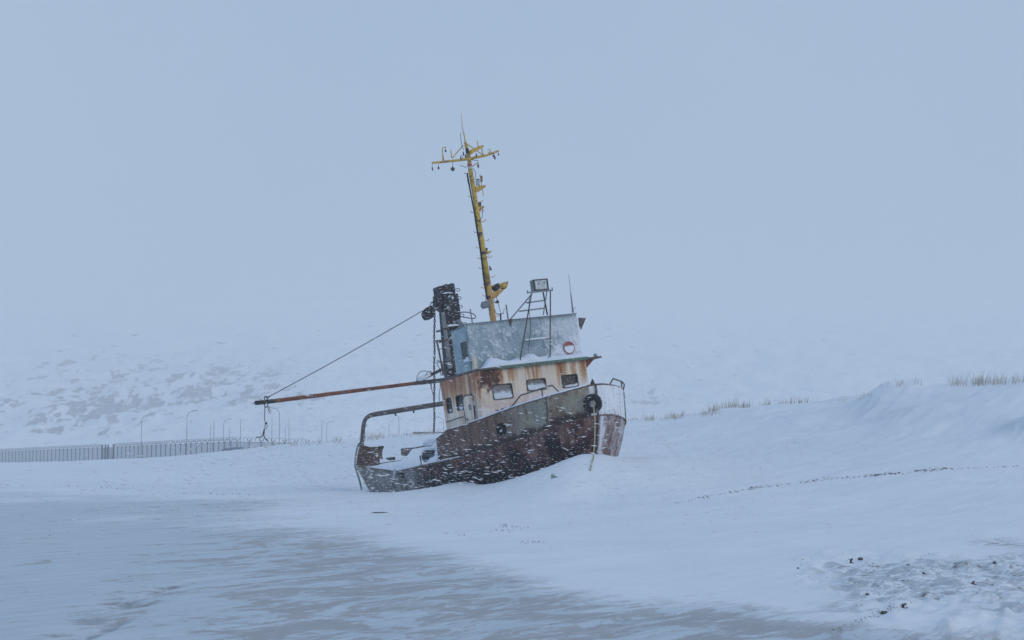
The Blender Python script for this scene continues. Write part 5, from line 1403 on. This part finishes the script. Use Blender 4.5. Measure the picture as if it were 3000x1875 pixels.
mb.add(vs, [(4 * i + k, 4 * i + 4 + k, 4 * i + 5 + k, 4 * i + 1 + k) for i in range(len(prof) - 1) for k in range(3)])
tag(mb.build('tarpaulin_heap', M['blue']), 'low blue sheet-covered heap behind the fence', 'heap')
a, b = atY(1211, 1268.5, 118), atY(1312, 1268.5, 118)
mb = MB(); mb.tube([a, (a + b) / 2, b], .07, 7); tag(mb.build('pipe', M['greydark']), 'long pale pipe lying on the bank behind the hanging chain', 'pipe')

# ------------------------------------------------------------------ dry grass on the bank
mb = MB(); rg = np.random.RandomState(11)
def tuft_run(x0, x1, base, n_, hpx, Y, jit=5):
    for i in range(n_):
        c0 = rg.uniform(x0, x1); cf = .45 + .7 * rg.rand() ** 1.3
        if math.sin(c0 * .11) + math.sin(c0 * .041 + 2) < -1.2: continue
        for k in range(rg.randint(1, 4)):
            px = c0 + rg.normal(0, 5); by = np.interp(px, [x0, x1], base) + rg.uniform(-jit, jit)
            p = on_ground(px, by + 3)
            if p is None or p[1] > Y * 1.6 or p[1] < Y * .5:
                p = atY(px, by, Y); p[2] = drop(p[0], p[1], p[2])
            h = hpx * cf * rg.uniform(.35, 1.0) / FPX * p[1]; w = .0045 * rg.uniform(.7, 1.3) * p[1] / 60; ln = rg.normal(.12, .30) * h
            tip = p + np.array([ln, rg.normal(0, .05), h]); mid = p + np.array([ln * .35, 0, h * .55])
            mb.add([p + [-w, 0, -.05], p + [w, 0, -.05], mid + [w * .8, 0, 0], mid - [w * .8, 0, 0], tip, p + [0, w, -.05]], [(0, 1, 2, 3), (3, 2, 4), (1, 5, 2), (5, 0, 3)])
for a in [(1838, 1900, (1226, 1223), 26, 20, 78), (1890, 2000, (1228, 1220), 85, 26, 78), (1990, 2012, (1216, 1212), 10, 18, 77), (2030, 2105, (1220, 1208), 55, 32, 75), (2080, 2165, (1196, 1186), 60, 36, 72), (2165, 2255, (1183, 1175), 62, 32, 71), (2250, 2300, (1176, 1170), 14, 24, 70), (2305, 2395, (1175, 1165), 34, 36, 69), (2500, 2550, (1166, 1158), 12, 22, 62), (2575, 2700, (1130, 1122), 22, 36, 59), (2780, 2880, (1126, 1122), 75, 50, 58), (2870, 3010, (1124, 1118), 90, 46, 58), (3000, 3300, (1116, 1110), 90, 44, 60),
          (700, 860, (1312, 1303), 30, 14, 104), (850, 1010, (1303, 1288), 60, 20, 102), (1060, 1130, (1285, 1280), 60, 26, 99), (1125, 1300, (1276, 1266), 80, 20, 97), (2430, 2520, (1176, 1166), 10, 16, 66)]: tuft_run(*a)
tag(mb.build('dry_grass', M['grass']), 'dry yellow grass stalks sticking out of the snow bank', 'grass', kind='stuff')

# ------------------------------------------------------------------ stones and litter on the beach
def clod(px, py, w, h, name, label, cat, group=None, mt='stone', squash=.6):
    p = on_ground(px, py)
    if p is None: return
    s = p[1] / FPX
    mb = MB(); mb.blob(p + np.array([0, 0, h * s * .25]), (w * s / 2, w * s * .45, h * s * .6), n=7, m=5, jit=.42)
    tag(mb.build(name, M[mt]), label, cat, group)
random.seed(3)
clod(2496, 1650, 14, 14, 'stone', 'dark stone half buried in snow, left of a close pair', 'stone')
clod(2521, 1641, 16, 9, 'stone', 'dark stone half buried in snow, right of a close pair', 'stone')
for px, py, w, h, lb in [(2541, 1743, 12, 7, 'small black stone at the left foot of the stony patch'), (2707, 1681, 12, 8, 'upright dark stone in the middle of the stony patch'), (2854, 1712, 15, 12, 'dark stone heading a short row at the right of the stony patch'), (2913, 1652, 12, 9, 'lone brown stone at the far right of the stony patch'),
                         (2650, 1779, 24, 10, 'flat brown stone under a snow lip near the bottom right'), (2592, 1798, 26, 9, 'long rusty brown stone in the row at bottom right'), (2338, 1666, 9, 5, 'tiny dark stone left of the stony patch on open snow')]:
    clod(px, py, w, h, 'stone', lb, 'stone')
clod(1113, 1503, 42, 3, 'drift_stick', 'thin dark stick lying on the snow before the stern', 'stick')
def chips(pts, mb, elong=(1.0, 2.2), wind=True):
    """ragged little slabs, each tilted and half sunk"""
    for px, py, w, h in pts:
        p = on_ground(px, py)
        if p is None: continue
        s_ = p[1] / FPX; a = math.radians(random.gauss(30, 35)); ca, sa = math.cos(a), math.sin(a)
        mb.blob(p + np.array([0, 0, h * s_ * .1]), (w * s_ / 2, w * s_ * random.uniform(.3, .8), h * s_ * .55), ((ca, sa, random.gauss(0, .2)), (-sa, ca, 0), (0, 0, 1)), n=5, m=4, jit=.45)
CL = [(2004, .6), (2075, .9), (2150, .9), (2202, 1), (2235, 1.2), (2270, .8), (2350, .7), (2385, .9), (2440, .6), (2480, .7), (2515, .6), (2560, 1.1), (2580, 1.2), (2620, 1.4), (2690, 1.0), (2710, 1.2), (2750, 1.2), (2770, .8), (2868, .5), (2960, .3)]
mb = MB(); pts = []
for cx_, k in CL:
    for i in range(int(15 * k)):
        px = cx_ + random.gauss(0, 14); pts.append((px, float(np.interp(px, wr_x, wr_y)) + random.gauss(0, 2.4), random.choice((2, 3, 3, 4, 6, 9)) * random.uniform(.6, 1.2), random.uniform(1.2, 4.2) * k))
for i in range(130):
    px = random.uniform(2000, 2990); pts.append((px, float(np.interp(px, wr_x, wr_y)) + random.gauss(0, 1.5), random.uniform(1.5, 5), random.uniform(.8, 2)))
chips(pts, mb); tag(mb.build('tide_wrack', M['stone']), 'broken dark line of weed and grit along the tide mark', 'wrack', kind='stuff')
mb = MB(); pts = []
for i in range(260):
    px = random.uniform(2330, 3010); py = random.uniform(1612, 1790)
    if py > 1745 - (px - 2330) * .10 + 30 * math.sin(px * .02) or random.random() > .35 + .65 * math.exp(-((px - 2620) / 190) ** 2): continue
    pts.append((px, py, random.choice((2, 2, 3, 4, 5, 8)) * random.uniform(.6, 1.2), random.uniform(.8, 2.4)))
for i in range(120):
    u = random.random(); px = 2440 + 230 * u + random.gauss(0, 12); py = 1852 - 92 * u + random.gauss(0, 5); pts.append((px, py, random.choice((2, 2, 3, 4, 6)) , random.uniform(1, 3)))
for cx_, cy_, k in [(1480, 1540, 10), (1510, 1546, 8), (1470, 1555, 8), (1540, 1588, 10), (1575, 1590, 12), (1360, 1570, 9), (1325, 1562, 6)]:
    for i in range(k): pts.append((cx_ + random.gauss(0, 13), cy_ + random.gauss(0, 2.6), random.uniform(2, 8), random.uniform(.8, 2.6)))
for i in range(90):
    px = random.uniform(0, 760); pts.append((px, float(np.interp(px, [0, 180, 380, 470, 760], [1420, 1423, 1432, 1443, 1449])) + random.gauss(0, 1.3), random.uniform(2, 7), random.uniform(.5, 1.4)))
for i in range(70):
    pts.append((random.uniform(0, 2300), random.uniform(1480, 1870), random.uniform(1.5, 5), random.uniform(.8, 2)))
chips(pts, mb); tag(mb.build('beach_litter', M['stone']), 'scattered grit and weed scraps frozen into the beach', 'litter', kind='stuff')
mb = MB(); p = on_ground(1625, 1400)
g_ = lambda dx, dy, dz: p + np.array([dx, dy, dz]) * .0088
mb.tube([g_(-8, 0, -4), g_(-9, 1, 8), g_(-5, 2, 12), g_(0, 0, 4), (g_(6, -1, 2)), g_(13, -2, -1)], .018, 5); mb.add([g_(-8, 0, -3), g_(-9, 2, 9), g_(-4, 1, 11), g_(2, 0, 0), g_(-4, 4, 2)], [(0, 3, 2, 1), (1, 2, 4), (0, 1, 4), (2, 3, 4), (0, 4, 3)])
tag(mb.build('net_scrap', M['netgreen']), 'scrap of green netting poking from snow below the bow', 'net scrap')

# ------------------------------------------------------------------ snow in the air
rs = np.random.RandomState(21); NF = 30000
fx = rs.uniform(-8, 5.5, NF); fy = 26 + 31 * rs.rand(NF) ** .8; fz = -.4 + np.minimum(rs.exponential(1.7, NF), 11.5)
big_ = rs.rand(NF) ** 9
ln = .005 + .020 * rs.rand(NF) ** 2 + .070 * big_; th = .0016 + .0026 * rs.rand(NF) ** 2 + .009 * big_
an = rs.normal(-.03, .16, NF)
dirs = np.stack([np.cos(an), .15 * rs.randn(NF), np.sin(an)], 1); upv = np.stack([-np.sin(an), np.zeros(NF), np.cos(an)], 1)
fz = np.where(fz > 1.3 + fy * .072, -.4 + (fz + .4) * .25, fz)
C_ = np.stack([fx, fy, fz], 1)
V_ = np.stack([C_ - dirs * ln[:, None], C_ + dirs * ln[:, None], C_ + upv * th[:, None], C_ - upv * th[:, None], C_ + np.array([0, 1, 0]) * th[:, None], C_ - np.array([0, 1, 0]) * th[:, None]], 1).reshape(-1, 3)
T_ = np.array([(0, 2, 4), (2, 1, 4), (1, 3, 4), (3, 0, 4), (2, 0, 5), (1, 2, 5), (3, 1, 5), (0, 3, 5)])
Fc = (np.arange(NF)[:, None, None] * 6 + T_).reshape(-1, 3)
me = bpy.data.meshes.new('falling_snow')
me.vertices.add(len(V_)); me.vertices.foreach_set('co', V_.ravel())
me.loops.add(Fc.size); me.loops.foreach_set('vertex_index', Fc.ravel().astype(np.int32))
me.polygons.add(len(Fc)); me.polygons.foreach_set('loop_start', np.arange(0, Fc.size, 3, dtype=np.int32)); me.polygons.foreach_set('loop_total', np.full(len(Fc), 3, dtype=np.int32))
me.update(); me.validate(); me.materials.append(M['flake'])
fs_ = bpy.data.objects.new('falling_snow', me); COL.objects.link(fs_)
tag(fs_, 'snowflakes driven past the boat by the wind', 'snowflakes', kind='stuff')
